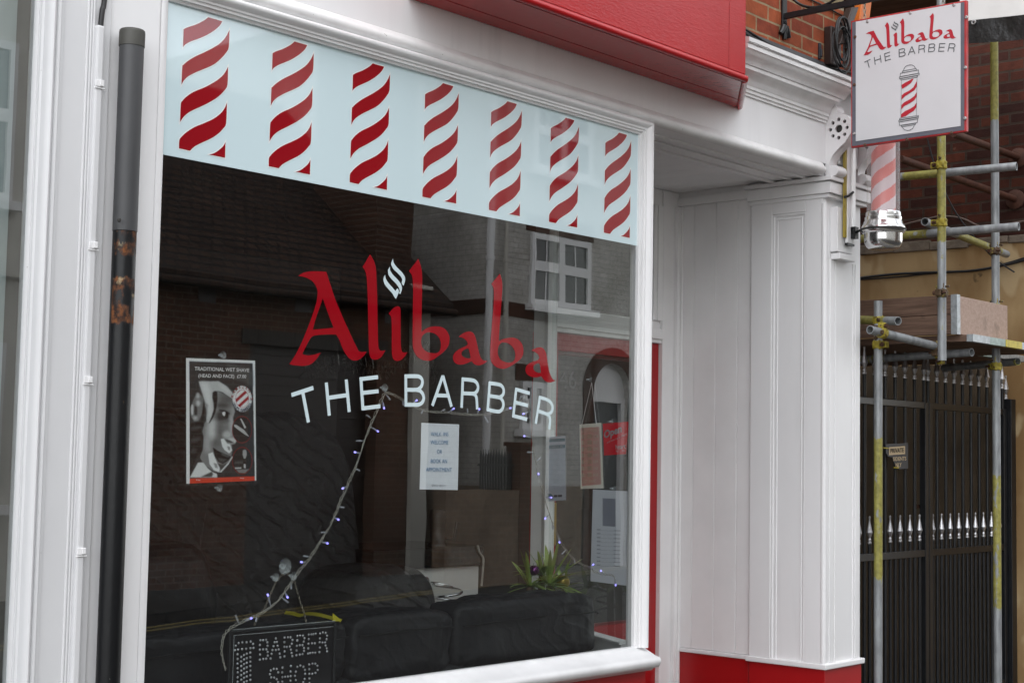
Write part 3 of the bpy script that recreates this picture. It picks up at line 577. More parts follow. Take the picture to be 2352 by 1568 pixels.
for x0 in (1.672, 1.985):
    c_ = P('console_bracket', MB().poly([(x0, a, b) for a, b in prof], [[(x0, a, b) for a, b in h] for h in hole], (.014, 0, 0)).poly([(x0+.0165, a, b) for a, b in prof], (), (.06, 0, 0)), 'white', smooth=35)
    P('daisy_hole_shade', MB().poly([(x0+.0150, a, b) for a, b in arc(-.101, 3.398, .064, 0, 360, 24)[:-1]], (), (.001, 0, 0)), 'hole', c_)  # dark disc behind the piercings, painted in place of their shade
    P('scroll', MB().tube([(x0-.004, -.072, 3.172), (x0+.090, -.072, 3.172)], .029, 18), 'white', c_, smooth=40)
P('front_panel', MB().box(1.765, 1.975, -.052, -.0205, 3.225, 3.40), 'white', bevel=.006)
# --- right pilaster
PX0 = 1.690
pil = MB().box(PX0, 2.076, -.012, .452, .52, 3.14)
pl = P('pilaster', pil, 'white', bevel=.004)
mb = MB(); s0 = PX0-.014
mb.box(s0, PX0+.002, .318, .452, .53, 3.045).box(s0, PX0+.002, .002, .104, .53, 3.045).box(s0, PX0+.002, .1045, .3175, 2.965, 3.045)
P('panel_stile', mb, 'white', pl, bevel=.003)
mb = MB()
pp = [(0, 0), (0, .010), (.006, .0125), (.012, .010), (.014, .004), (.022, .003), (.026, .006), (.032, .005), (.034, 0)]
mb.sweep(pp, [((PX0+.001, .3175, .53), -Y, -X), ((PX0+.001, .3175, 2.9645), -Y-Z, -X), ((PX0+.001, .1045, 2.9645), Y-Z, -X), ((PX0+.001, .1045, .53), Y, -X)])
P('panel_moulding', mb, 'white', pl, smooth=40)
P('corner_bead', MB().tube([(PX0-.002, -.006, .53), (PX0-.002, -.006, 3.0)], .017, 14), 'white', pl, smooth=60)
mb = MB()
for xa, xb in ((1.735, 1.775), (1.79, 1.80), (1.985, 2.0), (2.012, 2.05)): mb.box(xa, xb, -.017, -.011, .53, 2.70)
P('front_flute', mb, 'white', pl, bevel=.0025)
mb = MB(); mb.box(1.655, 2.105, -.062, .470, 3.052, 3.112).box(1.668, 2.09, -.045, .46, 3.030, 3.0515).box(1.640, 2.12, -.075, .48, 3.119, 3.1415)
mb.box(1.662, 2.10, -.052, .466, 3.1125, 3.1185).box(1.675, 1.765, -.005, .475, 3.1420, 3.1675)
P('pilaster_cap', mb, 'white', bevel=.005)
P('bracket_block', MB().box(1.735, 1.900, -.060, -.0125, 2.74, 2.985).box(1.745, 1.92, -.068, -.0125, 2.70, 2.735), 'white', bevel=.004)
P('base_trim', MB().box(1.665, 2.095, -.034, .470, .500, .530).box(1.690, 1.73, .4705, .962, .504, .528), 'white', bevel=.006)
P('plinth', MB().box(1.684, 2.08, -.018, .455, 0, .4995).box(1.703, 1.76, .4705, .96, 0, .5035), 'red_flat', bevel=.003)
# --- lobby side wall of matchboard, ceiling, door
mb = MB(); ys = [.454, .557, .704, .854, .968]
for a, b in zip(ys[:-1], ys[1:]): mb.box(1.703, 1.72, a+.004, b-.004, .53, 3.0745)
mb.box(1.7085, 1.719, .45, .97, .53, 3.08)
for a in ys[1:-1]: mb.tube([(1.7075, a, .53), (1.7075, a, 3.07)], .0032, 6)
P('matchboard', mb, 'white_shade', bevel=.002)
P('picture_rail', MB().box(1.684, 1.7035, .4815, .975, 3.075, 3.124).box(1.697, 1.7035, .4815, .975, 3.1245, 3.165), 'white_shade', bevel=.003)
mb = MB(); mb.box(.06, 1.70, .1405, 1.3, 3.166, 3.20)
for i in range(11): mb.box(.10+i*.148,   .10+i*.148+.146, .31, 1.0, 3.158, 3.1655)
mb.box(.06, 1.70, -.001, .30, 3.152, 3.1555)
mb.box(.06, 1.70, -.001, .14, 3.156, 3.1695)
mb.box(.06, 1.685, .085, .105, 3.142, 3.1515).box(.06, 1.685, .175, .195, 3.142, 3.1515).box(.06, 1.685, .285, .305, 3.136, 3.1515)
P('lobby_ceiling', mb, 'white_shade', bevel=.002)
mb = MB(); mb.box(1.548, 1.703, .965, 1.06, 0, 3.155).box(1.655, 1.6835, .940, .9645, 0, 3.07).box(1.6845, 1.7025, .930, .9645, 0, 3.07)
mb.box(.520, .586, .965, 1.06, 0, 3.155)
mb.box(.5865, 1.5475, .97, 1.06, 2.262, 2.285).box(.5865, 1.5475, .955, 1.06, 2.2855, 2.325).box(.5865, 1.5475, .965, 1.06, 2.3255, 2.345).box(.5865, 1.5475, .985, 1.06, 2.3455, 2.392)
mb.box(.5865, 1.5475, .975, 1.06, 3.06, 3.155).box(1.470, 1.5475, .975, 1.06, 2.3925, 3.0595).box(1.500, 1.5475, .965, .9745, 2.3925, 3.0595)
dfm = P('door_frame', mb, 'white_shade', bevel=.003)
P('fanlight_pane', MB().box(.5865, 1.47, 1.01, 1.016, 2.393, 3.059), 'pane2', dfm)
door = MB().box(.556, .680, 1.0615, 1.10, .12, 2.262).box(1.500, 1.640, 1.0615, 1.10, .12, 2.262).box(.6805, 1.4995, 1.0615, 1.10, 2.150, 2.262).box(.6805, 1.4995, 1.0615, 1.10, .12, .69)
door.box(1.440, 1.5475, .990, 1.0605, .12, 2.261).box(.587, .645, .990, 1.0605, .12, 2.261).box(.6455, 1.4395, .990, 1.0605, 2.165, 2.261).box(.6455, 1.4395, .990, 1.0605, .12, .688)
dr = P('door', door, 'red_flat', bevel=.004)
P('door_pane', MB().box(.640, 1.445, 1.020, 1.026, .68, 2.17), 'pane2', dr)
mb = MB(); text_on(mb, '46', (.76, 1.018, 1.97), X, Z, .14, .105); P('door_number', mb, mat('worn_number', (.11, .11, .115), .7), dr)
P('letter_plate', MB().box(1.13, 1.38, .978, .9895, .44, .60).box(1.16, 1.35, .972, .9775, .47, .57), 'brass', dr, bevel=.003)
P('door_handle', MB().box(.600, .628, .972, .9895, 1.14, 1.36), 'brass', dr, bevel=.003)
P('lobby_step', MB().box(.06, 1.70, -.01, 1.3, 0, .10), 'kerb')
# --- glazed return of the window beside the doorway
RA, RB = Vector((.058, .068, 0)), Vector((.530, .965, 0)); RD = (RB-RA).normalized(); RN = Vector((RD.y, -RD.x, 0)); RLn = (RB-RA).length
def rbox(mb, s0, s1, t0, t1, z0, z1): mb.obox(RA+RD*s0+RN*t0+Z*z0, RD*(s1-s0), RN*(t1-t0), Z*(z1-z0))
mb = MB(); mb.box(.036, .066, .0065, .062, 0, 3.152)
rbox(mb, .012, RLn-.01, -.025, .028, .655, .748); rbox(mb, .012, RLn-.01, -.035, .036, .7485, .762); rbox(mb, .012, RLn-.01, -.025, .028, 3.03, 3.15); rbox(mb, RLn-.050, RLn-.004, -.026, .029, .763, 3.029)
rw = P('return_window_frame', mb, 'white_shade', bevel=.003)
mb = MB(); rbox(mb, .013, RLn-.052, -.003, .003, .763, 3.029); P('return_pane', mb, 'pane2', rw)
mb = MB(); rbox(mb, .012, RLn-.01, -.02, .022, 0, .6545); P('return_riser', mb, 'red_flat')
# --- room inside
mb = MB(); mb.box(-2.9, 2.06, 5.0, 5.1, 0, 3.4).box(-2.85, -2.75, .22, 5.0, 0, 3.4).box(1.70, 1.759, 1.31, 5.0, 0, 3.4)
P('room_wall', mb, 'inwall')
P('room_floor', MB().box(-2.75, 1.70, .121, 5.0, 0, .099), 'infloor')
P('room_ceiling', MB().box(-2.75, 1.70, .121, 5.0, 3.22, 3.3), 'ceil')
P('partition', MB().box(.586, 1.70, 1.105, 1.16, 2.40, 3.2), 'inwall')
# ================================================================== NEIGHBOURING SHOP (left)
nb = thing('neighbouring_shop', 'white shopfront on the far left with a moulded window surround', 'shop', (-4, 0, 0))
mb = MB(); mb.box(-6.2, -3.095, .03, .15, 0, .70).box(-6.2, -2.861, .03, .15, 4.0, 4.6).box(-6.2, -5.6, .03, .15, .70, 4.0).box(-3.033, -2.8605, -.045, .15, 0, 4.6)
P('wall', mb, 'white_old', nb, bevel=.003)
npf = [(a_*.6, b_) for a_, b_ in [(0, -.004), (0, .010), (.008, .016), (.014, .016), (.016, .026), (.026, .030), (.030, .046), (.040, .060), (.052, .064), (.064, .060), (.070, .050), (.074, .050), (.080, .058), (.092, .060), (.100, .052), (.110, .050), (.120, .050), (.120, -.004)]]
nwf = P('window_frame', MB().sweep(npf, [((-3.105, 0, .70), X, -Y), ((-3.105, 0, 4.5), X, -Y)]), 'white_old', nb, smooth=40)
mb = MB()
for xx in (-2.945, -2.935, -2.925): mb.tube([(xx, -.046, 0), (xx, -.046, 4.6)], .005, 8)
P('reeding', mb, 'white_old', nb, smooth=60)
P('pane', MB().box(-5.6, -3.10, 0, .006, .70, 4.0), 'pane', nwf)
P('window_blind', MB().box(-5.6, -3.09, .13, .14, .70, 4.0), mat('grey_net_blind', (.42, .47, .47), .8, nz=(3, .08)), nb)
P('stall_riser', MB().box(-5.6, -3.095, -.03, .029, 0, .69), 'white_old', nb)
P('room_wall', MB().box(-6.2, -2.86, .151, .2, 0, 4.6), 'inwall', nb)
# ================================================================== ON THE FACADE, LEFT
pp_ = thing('drain_pipe', 'tall capped pipe with grey plastic top over rusty black iron beside the shop window', 'pipe', (-2.81, -.082, 0))
px_, py_ = -2.806, -.082
def lathe_z(x, y, prof, n=32): return MB().lathe((x, y, 0), (0, 0, 1), prof, n)
zs = np.linspace(0, 2.284, 120); ro = []
mb = lathe_z(px_, py_, [(.0375, z) for z in zs], 32)
col = []
for v in mb.v:
    z = v[2]; ang = math.atan2(v[1]-py_, v[0]-px_)    # rust sits on the street side
    a = 0.0
    if z > 2.20: a = .55
    if 1.985 < z < 2.135 and ang < -.4: a = .60
    if 1.7 < z <= 1.985: a = .12
    if z > 2.135 and ang > -.7: a = .35
    col.append((a, a, a))
P('iron_section', mb, 'iron', pp_, smooth=60, col=np.array(col, dtype=np.float32), fixn=True)
P('plastic_section', lathe_z(px_, py_, [(.0365, 2.285), (.0388, 2.2855), (.0390, 2.29), (.0385, 2.6), (.0388, 2.884), (.0365, 2.8845)]), 'pvc', pp_, smooth=50)
P('cap', lathe_z(px_, py_, [(.0385, 2.880), (.0408, 2.8805), (.0412, 2.926), (.0400, 2.932), (.037, 2.935), (.0001, 2.9352)]), 'pvc_cap', pp_, smooth=50)
sc_ = onY(273, 520, -.125); mb = MB().lathe((sc_.x+.004, -.1175, 2.312), (0, -1, .1), [(.0065, 0), (.0065, .004), (.004, .005), (.0001, .005)], 12)
P('screw_hole', mb, 'hole', pp_)
cx_ = -2.910
cdt = thing('cable_conduit', 'slim white plastic conduit with clips running up the white pilaster', 'conduit', (cx_, -.05, 0))
P('channel', MB().box(cx_-.014, cx_+.013, -.068, -.0455, 0, 2.93), 'white_old', cdt, bevel=.006)
for z in (2.742, 2.229, 1.809, 1.281):
    mb = MB().box(cx_-.016, cx_+.013, -.0725, -.0685, z-.010, z+.012).box(cx_-.002, cx_+.012, -.077, -.0730, z-.008, z+.012).box(cx_-.020, cx_+.02, -.0715, -.0682, z-.016, z-.011)
    P('clip', mb, 'white', cdt, bevel=.002)
pa, pb = onY(231, 66, -.056), onY(242, -20, -.05)
tag(MB().tube(spline([(pa.x, -.056, pa.z-.10), pa, (pa.x*.5+pb.x*.5-.003, -.055, pa.z*.5+pb.z*.5), pb, (pb.x+.03, -.05, pb.z+.5)], 5), .0085, 10).build('black_cable', M['black_wire'], smooth=60), 'thick black cable dropping into the top of the white conduit', 'cable')
# ================================================================== HANGING SIGN AND ITS BRACKET
SX = 1.425
q = [onX(a, b, SX) for a, b in ((1957, 50), (2222, 2), (2222, 303), (1957, 341))]
sb = Vector((SX, (q[0].y+q[1].y)/2, q[2].z))
sg = thing('hanging_sign', 'square white hanging sign with red lettering and a drawn striped pole', 'sign', sb)
def sgP(u, v, dx=0):      # bilinear on the measured board, u along the street, v up
    a = q[3].lerp(q[2], u); b = q[0].lerp(q[1], u); p = a.lerp(b, v); return Vector((SX+dx, p.y, p.z))
def sgquad(u0, u1, v0, v1, dx, th): return [sgP(u0, v0, dx), sgP(u1, v0, dx), sgP(u1, v1, dx), sgP(u0, v1, dx)]
P('sign_edge', MB().poly(sgquad(0, 1, 0, 1, -.011, 0), (), (.024, 0, 0)), 'signred', sg, bevel=.003)
P('sign_border', MB().poly(sgquad(.012, .984, .012, .988, -.0135, 0), (), (.002, 0, 0)), 'signgrey', sg)
P('sign_panel', MB().poly(sgquad(.048, .955, .046, .985, -.0160, 0), (), (.002, 0, 0)), 'signface', sg)
zs_ = (.38258, 3200, 0)
def sgpx(pts): return [onX(a, b, SX-.0175) for a, b in zp(pts, *zs_)]
src = [let_w[0][0][let_w[0][0].index(min(let_w[0][0], key=lambda p: p.x))], max(let_w[6][0], key=lambda p: p.x), max(let_w[5][0], key=lambda p: p.y), Vector(stk_w[1][-1][:2]), min(let_w[5][0], key=lambda p: p.y)]
dst = [(p.y, p.z) for p in sgpx([(667, 577), (1637, 390), (1388, 140), (722, 711), (1400, 415)])]
A_ = np.array([[p[0], p[1], 1] for p in src]); B_ = np.array(dst); Tm, *_ = np.linalg.lstsq(A_, B_, rcond=None)
def w2s(x, z, dx): a = np.array([x, z, 1])@Tm; return Vector((SX-.0168-dx, a[0], a[1]))
mb = MB()
for o, h in let_w: mb.poly([w2s(p.x, p.y, .0006) for p in o], [[w2s(p.x, p.y, .0006) for p in h]] if h else [])
P('red_lettering', mb, 'vred2', sg)
for o in flm_w: P('flame_stroke', MB().poly([w2s(p.x, p.y, .0006) for p in o]), 'vgrey', sg)
mb = MB(); strokes(mb, lambda x, z, i: w2s(x, z, .0006+.00005*(i % 4)), .0135)
P('grey_lettering', mb, 'vgrey', sg)
mb = MB()
def outl(pts, close=True, wd=.0030):
    p = sgpx(pts+([pts[0]] if close else [])); 
    for a, b in zip(p[:-1], p[1:]):
        t = (b-a).normalized()*.0015; n_ = Vector((0, -(b-a).z, (b-a).y)).normalized()*wd/2; o = len(mb.v)
        dxx = Vector((-.0001*(o % 5), 0, 0))
        mb.v += [tuple(a-t-n_+dxx), tuple(b+t-n_+dxx), tuple(b+t+n_+dxx), tuple(a-t+n_+dxx)]; mb.f.append((o, o+1, o+2, o+3))
outl([(1083, 742), (1087, 722), (1098, 704), (1118, 688), (1145, 681), (1172, 682), (1192, 693), (1203, 708), (1207, 718)], False)
for qd in ([(1072, 745), (1214, 718), (1217, 738), (1070, 762)], [(1050, 768), (1238, 733), (1236, 768), (1046, 803)], [(1040, 806), (1247, 768), (1245, 786), (1040, 824)], [(1052, 825), (1230, 793), (1226, 808), (1056, 840)],
    [(1042, 1240), (1238, 1208), (1238, 1222), (1040, 1255)], [(1032, 1262), (1238, 1226), (1234, 1242), (1034, 1276)], [(1038, 1278), (1229, 1245), (1226, 1284), (1040, 1312)], [(1060, 1314), (1208, 1290), (1205, 1305), (1062, 1328)]): outl(qd)
outl([(1060, 838), (1054, 1238)], False, .0018); outl([(1224, 806), (1217, 1210)], False, .0018)
outl([(1070, 1328), (1080, 1346), (1100, 1361), (1125, 1366), (1150, 1362), (1178, 1345), (1190, 1325), (1194, 1310)], False)
P('pole_drawing', mb, 'vgrey', sg)
mb = MB()
for s in ([(1167, 828), (1190, 822), (1160, 870), (1110, 905), (1065, 932), (1062, 890), (1095, 868), (1140, 845)], [(1222, 848), (1222, 905), (1195, 945), (1150, 975), (1100, 1005), (1062, 1045), (1062, 1000), (1090, 975), (1140, 950), (1185, 915)],
    [(1222, 960), (1220, 1010), (1195, 1050), (1140, 1085), (1090, 1110), (1060, 1145), (1060, 1100), (1090, 1070), (1150, 1040), (1195, 1005)], [(1220, 1070), (1218, 1120), (1190, 1160), (1140, 1190), (1105, 1215), (1056, 1230), (1058, 1195), (1095, 1165), (1150, 1140), (1195, 1110)]):
    mb.poly(sgpx(s))
P('red_stripe', mb, 'vred2', sg)
for k, (u, v, m_) in enumerate(((706, 227, 'screw2'), (1152, 138, 'screw2'), (1609, 56, 'screw2'), (1739, 182, 'screw2'), (1728, 707, 'screw2'), (1723, 1237, 'screw2'), (575, 388, 'screw'), (568, 886, 'screw'), (565, 1397, 'screw2'), (678, 1516, 'screw'), (1117, 1457, 'screw'), (1582, 1388, 'screw'))):
    p = sgpx([(u, v)])[0]; P('screw', MB().lathe((SX-.0162, p.y, p.z), (-1, 0, 0), [(.0085, 0), (.0085, .0018), (.004, .0038), (.0015, .0022), (.0001, .0022)], 14), m_, sg, smooth=40)
ay = .098
az = onX(1795, 40, SX).z
br = thing('sign_bracket', 'black wrought iron bracket arm with a fishtail foot on the orange brick', 'bracket', (SX, ay, az-.1))
P('arm', MB().box(SX-.010, SX+.010, -1.02, ay-.006, az-.016, az+.016), 'black_metal', br, bevel=.002)
P('back_plate', MB().box(SX-.022, SX+.022, ay-.012, ay, az-.062, az+.45), 'black_metal', br, bevel=.003)
mb = MB()
for d, e in ((-.045, -.045), (0, -.07), (.045, -.05)):
    mb.tube([(SX+d*.2, ay-.010, az-.055), (SX+d*.6, ay-.012, az-.082), (SX+d, ay-.010, az-.062+e*.9)], [.017, .015, .012], 8)
P('fishtail', mb, 'black_metal', br, smooth=60)
mb = MB(); mb.tube([(SX, ay-.02-.20*(1-math.cos(t)), az+.20-.185*math.sin(t)) for t in np.linspace(.1, 2.9, 24)], .0075, 8)
P('scroll', mb, 'black_metal', br, smooth=60)
P('bolt', MB().lathe((SX, ay-.012, az-.035), (0, -1, 0), [(.012, 0), (.012, .006), (.0001, .012)], 10), 'black_metal', br)
for u_, lab in ((.115, 'short steel chain holding the hanging sign at its wall end'), (.80, 'short steel chain holding the hanging sign at its street end')):
    p = sgP(u_, 1); mb = MB(); zz = p.z
    k = 0
    while zz < az-.016:
        t = [(SX+(.006*math.cos(a) if k % 2 else 0), p.y+(0 if k % 2 else .006*math.cos(a)), zz+.011+.013*math.sin(a)) for a in np.linspace(0, 2*math.pi, 11)[:-1]]
        mb.tube(t, .0022, 6, closed=True); zz += .019; k += 1
    tag(mb.build('sign_chain', M['chain'], smooth=60), lab, 'chain')
# ================================================================== BARBER POLE
BP = onX(2029, 520, 1.88); bx_, by_ = BP.x, BP.y
bp = thing('barber_pole', 'red and white striped barber pole in a glass tube with a chrome base', 'barber pole', (bx_, by_, 2.78))
zb_ = onX(2029, 489, 1.88).z
def stripecyl():
    mb = MB(); n = 72; m_ = 90; zz = np.linspace(zb_-.01, 3.55, m_); cols = []
    for i in range(m_):
        for k in range(n):
            a = 2*math.pi*k/n; mb.v.append((bx_+.065*math.cos(a), by_+.065*math.sin(a), zz[i]))
            ph = (zz[i]/.136 - 2*a/(2*math.pi)+.18) % 1.0
            cols.append((.74, .15, .12) if ph < .5 else (.74, .62, .65))
    for i in range(m_-1):
        for k in range(n): mb.f.append((i*n+k, i*n+(k+1) % n, (i+1)*n+(k+1) % n, (i+1)*n+k))
    return mb, np.array(cols, dtype=np.float32)
mb, cc = stripecyl()
P('striped_cylinder', mb, attrmat('barber_stripe_print', .4), bp, smooth=80, col=cc)
P('glass_tube', MB().lathe((bx_, by_, 0), Z, [(.089, zb_-.01), (.089, 3.55)], 48), clearmat('white_sheen_tube', .20, (.95, .95, .97), .08), bp, smooth=80)  # faint white mixed in to stand for sky and wall reflections
P('chrome_base', MB().lathe((bx_, by_, zb_), Z, [(.0885, -.02), (.0925, .002), (.094, -.002), (.094, -.022), (.099, -.026), (.099, -.044), (.104, -.050), (.106, -.062), (.114, -.072), (.119, -.086), (.119, -.098), (.113, -.110), (.103, -.116), (.102, -.122), (.102, -.150), (.099, -.168), (.090, -.186), (.078, -.196), (.06, -.200), (.0001, -.200)], 56), 'chrome', bp, smooth=35)
P('chrome_top', MB().lathe((bx_, by_, 3.55), Z, [(.0885, 0), (.094, 0), (.094, .04), (.112, .05), (.115, .08), (.10, .1), (.09, .15), (.05, .19), (.0001, .20)], 48), 'chrome', bp, smooth=35)
zr = zb_-.092
P('clamp_ring', MB().lathe((bx_, by_, zr), Z, [(.1195, -.007), (.1225, -.006), (.1225, .003), (.1195, .004)], 48), 'hole', bp, smooth=40)
P('bracket_rod', MB().tube([(bx_-.085, by_+.08, zr), (1.865, -.10, zr-.004)], .007, 8).box(1.835, 1.872, -.112, -.085, zr-.04, zr+.025), 'black_metal', bp)
p0 = onY(1945, 332, -.085); p1 = onY(1968, 550, -.085)
bk = thing('pole_back_rail', 'tall narrow white mounting rail with a yellow strip behind the barber pole', 'rail', (1.80, -.09, 2.75))
P('rail', MB().box(1.800, 1.872, -.084, -.0695, 2.792, 3.45), 'white', bk, bevel=.003)
P('yellow_strip', MB().box(1.775, 1.799, -.080, -.0695, 2.82, 3.45), 'yellow_old', bk)
P('steel_channel', MB().box(1.835, 1.866, -.0985, -.0845, 2.84, 3.345), mat('bright_metal_strip', (.8, .8, .8), .3, .3), bk, bevel=.002)
P('strap', MB().tube([(1.77, -.082, 3.04), (1.80, -.091, 3.05), (1.838, -.098, 3.075)], .007, 6), 'black_wire', bk)
P('end_cap', MB().box(1.798, 1.874, -.086, -.0690, 2.780, 2.7915), 'black_metal', bk)
# ================================================================== CABLES AND PIPES ABOVE THE CORNICE
for k, (dz, lab) in enumerate(((0, 'upper of the black cables sagging along the orange brick above the cornice'), (-.022, 'lower of the black cables lying on the lead above the cornice'))):
    pts = [onY(a, b, .085-.02*k) for a, b in ((1640, 25), (1722, 74), (1760, 98), (1800, 118), (1850, 142), (1900, 153), (1970, 172))]
    tag(MB().tube(spline([(p.x, p.y, p.z+dz) for p in pts], 5), .006, 8).build('wall_cable', M['black_wire'], smooth=60), lab, 'cable', 'cables above the cornice')
pts = [onY(a, b, .092) for a, b in ((1850, -8), (1863, 0), (1900, 18), (1940, 40), (1975, 58))]
tag(MB().tube(spline(pts, 3), .005, 6).build('wall_cable', M['black_wire'], smooth=60), 'thin black cable along the join of orange and yellow brick', 'cable')
cc_ = onY(1926, 104, .03); mb = MB(); pts = []
for i in range(150):
    a = i/150*2*math.pi*6.3; k_ = 1+.16*math.sin(i*.21); pts.append((cc_.x+.082*k_*math.cos(a)*(1 if i % 50 < 25 else .8), .03-.035*abs(math.sin(i*.11)), cc_.z+.125*k_*math.sin(a)+.02*math.sin(i*.07)))
tag(mb.tube(pts, .0052, 7).build('cable_coil', M['black_wire'], smooth=60), 'tangled coil of black cable hanging against the brick beside the hanging sign', 'cable')
a = onY(1907, 62, .07); b = onY(1908, 150, .07)
mb = MB().box(a.x-.02, a.x+.09, .05, .099, b.z, a.z)
c0, c1 = onY(1935, 105, .02), onY(1966, 20, .02)
mb.obox(c0+Vector((-.035, 0, 0)), Vector((.075, 0, .018)), Vector((0, .05, 0)), c1-c0)
tag(mb.build('brown_downpipe', M['brown_plastic'], bevel=.006), 'dark brown square downpipe with a leaning offset behind the cable coil', 'downpipe')
c0, c1 = onY(1972, 70, .05), onY(1985, -30, .05)
tag(MB().obox(c0, Vector((.11, 0, .0)), Vector((0, .05, 0)), c1-c0).build('orange_duct', M['orange'], bevel=.006), 'bright orange plastic duct rising behind the hanging sign', 'duct')
p = onY(3278/1.7415, 118, .094)
tag(MB().box(p.x-.009, p.x+.011, .086, .0995, p.z-.045, p.z+.045).box(p.x-.007, p.x+.008, .078, .0855, p.z-.035, p.z+.01).build('cable_bracket', M['slate'], bevel=.003), 'small grey metal cleat left on the orange brick wall', 'bracket')
# ================================================================== SCAFFOLDING
SG = 'scaffold tubes in front of the gated alley'
def sctube(name, p, q_, lab, ranges=(), r=.02415, mt='galv', hollow=.82, group=SG):
    p, q_ = Vector(p), Vector(q_); n = max(6, int((q_-p).length/.03)); pts = [p.lerp(q_, i/n) for i in range(n+1)]
    mb = MB().tube(pts, r, 18, hollow=hollow); t = (q_-p); L2 = t.dot(t); cols = []
    for v in mb.v:
        f = (Vector(v)-p).dot(t)/L2; a = 0.0
        for r0, r1, s in ranges:
            if r0 <= f <= r1: a = max(a, s)
        cols.append((a, a, a))
    o = mb.build(name, M[mt], None, smooth=50, col=np.array(cols, dtype=np.float32) if mt == 'galv' else None)
    return tag(o, lab, 'scaffold tube', group)
def ver(px, py, D, z0, z1):
    p = atD(px, py, D); return Vector((p.x, p.y, z0)), Vector((p.x, p.y, z1))
v1 = ver(2163, 600, 8.65, atD(2160, 829, 8.65).z, 5.2); v2 = ver(2287, 700, 9.3, 0, 5.2); v3 = ver(2017, 1100, 8.6, 0, atD(2021, 688, 8.6).z)
def fz_(v, z): return (z-v[0].z)/(v[1].z-v[0].z)
sctube('scaffold_tube', *v1, 'upright scaffold tube, mostly yellow, cut off below the boarded platform', [(fz_(v1, 2.85), fz_(v1, 3.85), .7), (fz_(v1, 2.3), fz_(v1, 2.85), .3), (fz_(v1, 3.85), 1, .3)])
sctube('scaffold_tube', *v2, 'tall upright scaffold tube at the far right in front of the gate post', [(fz_(v2, 3.7), 1, .8), (0, fz_(v2, .5), .2), (fz_(v2, .75), fz_(v2, 1.55), .62)])
sctube('scaffold_tube', *v3, 'short upright scaffold tube painted yellow at mid height next to the pilaster', [(fz_(v3, .95), fz_(v3, 1.75), .68), (fz_(v3, .5), fz_(v3, .95), .25)])
H = {}
def hor(key, a, b, lab, rng=()):
    H[key] = (atD(*a), atD(*b)); sctube('scaffold_tube', H[key][0], H[key][1], lab, rng)
hor('h1', (2070, 406, 9.05), (2335, 382, 8.7), 'upper horizontal tube crossing the yellow upright, yellow at its left end', [(0, .34, .8)])
hor('h2', (1972, 549, 9.27), (2340, 520, 8.7), 'lower horizontal tube crossing the yellow upright below the barber pole', [(0, .46, .66)])
hor('h3', (2124, 509, 8.95), (2312, 584, 10.1), 'yellow tube slanting away behind the yellow upright with an open end', [(.35, .9, .66)])
hor('h4', (1962, 734, 8.9), (2063, 737, 8.5), 'short tube end poking out beside the pilaster above a double coupler', [(0, .72, .75)])
hor('h5', (1998, 757, 8.42), (2158, 797, 8.85), 'bright grey tube joining the short upright to the cut off upright', [])
hor('h6', (1962, 827, 9.55), (2232, 809, 8.85), 'tube under the boards running past the cut off upright', [(0, .3, .45)])
hor('h7', (2168, 845, 10.1), (2338, 830, 9.4), 'lowest tube on the right, under the boards, with a yellow lip', [(.97, 1, .9)])
def tie(a, b, lab):
    o = thing('tie_rod', lab, 'tie rod', b, 'rusty wall ties on the dark brick'); 
    P('rod', MB().tube([a, b], .024, 14), 'rust_tube', o, smooth=60); d = (Vector(b)-Vector(a)).normalized()
    P('round_plate', MB().lathe(Vector((4.905, b.y, b.z)), (-1, 0, 0), [(.07, 0), (.07, .010), (.03, .025), (.0001, .025)], 20), 'rust_tube', o, smooth=40)
tie(atD(2068, 365, 9.6), onX(2329, 457, 4.88), 'lower rusty tie rod slanting down to a plate on the dark brick wall')
tie(atD(2190, 307, 9.6), onX(2336, 361, 4.88), 'upper rusty tie rod slanting down to a plate near the banner')
CG = 'couplers on the scaffold tubes'
def coupler(c, t1, t2, m_, lab, flip=1):
    c, t1, t2 = Vector(c), Vector(t1).normalized(), Vector(t2).normalized(); o = thing('coupler', lab, 'coupler', c, CG)
    n_ = t1.cross(t2); n_ = n_.normalized() if n_.length > .05 else t1.orthogonal().normalized()
    for k, (t, sgn) in enumerate(((t1, 1), (t2, -1))):
        cc2 = c+n_*sgn*.0; u = t.orthogonal().normalized()
        mb = MB().lathe(cc2-t*.022, t, [(.0255, 0), (.031, .001), (.033, .008), (.031, .014), (.031, .030), (.033, .036), (.031, .043), (.0255, .044)], 18)
        P('collar', mb, m_, o, smooth=35)
        w_ = t.cross(n_).normalized(); b0 = cc2+w_*.038*flip
        P('bolt', MB().tube([b0-n_*.045, b0+n_*.035], .0065, 8).tube([b0+n_*.018, b0+n_*.034], .012, 6).tube([b0-n_*.020, b0-n_*.006], .015, 6), 'coupler_r' if k else 'screw', o)
        P('flap', MB().obox(cc2+w_*.028*flip-t*.018-n_*.02, t*.036, w_*.030*flip, n_*.035), m_, o, bevel=.004)
def on_line(L, px):   # point of a tube seen at that picture column
    a, b = L; lo, hi = -.2, 1.2
    for _ in range(40):
        m_ = (lo+hi)/2; p = a.lerp(b, m_)-CAM; x = 1176+FPX*p.dot(rt)/p.dot(fw)
        if x < px: lo = m_
        else: hi = m_
    return a.lerp(b, (lo+hi)/2)
def mid(p, q_): return (p+q_)/2
V1x, V2x, V3x = v1[0], v2[0], v3[0]
def vpt(v, z): return Vector((v[0].x, v[0].y, z))
a = on_line(H['h1'], 2163); coupler(vpt(v1, a.z), Z, H['h1'][1]-H['h1'][0], 'coupler_y', 'yellow coupler where the upper horizontal tube meets the yellow upright')
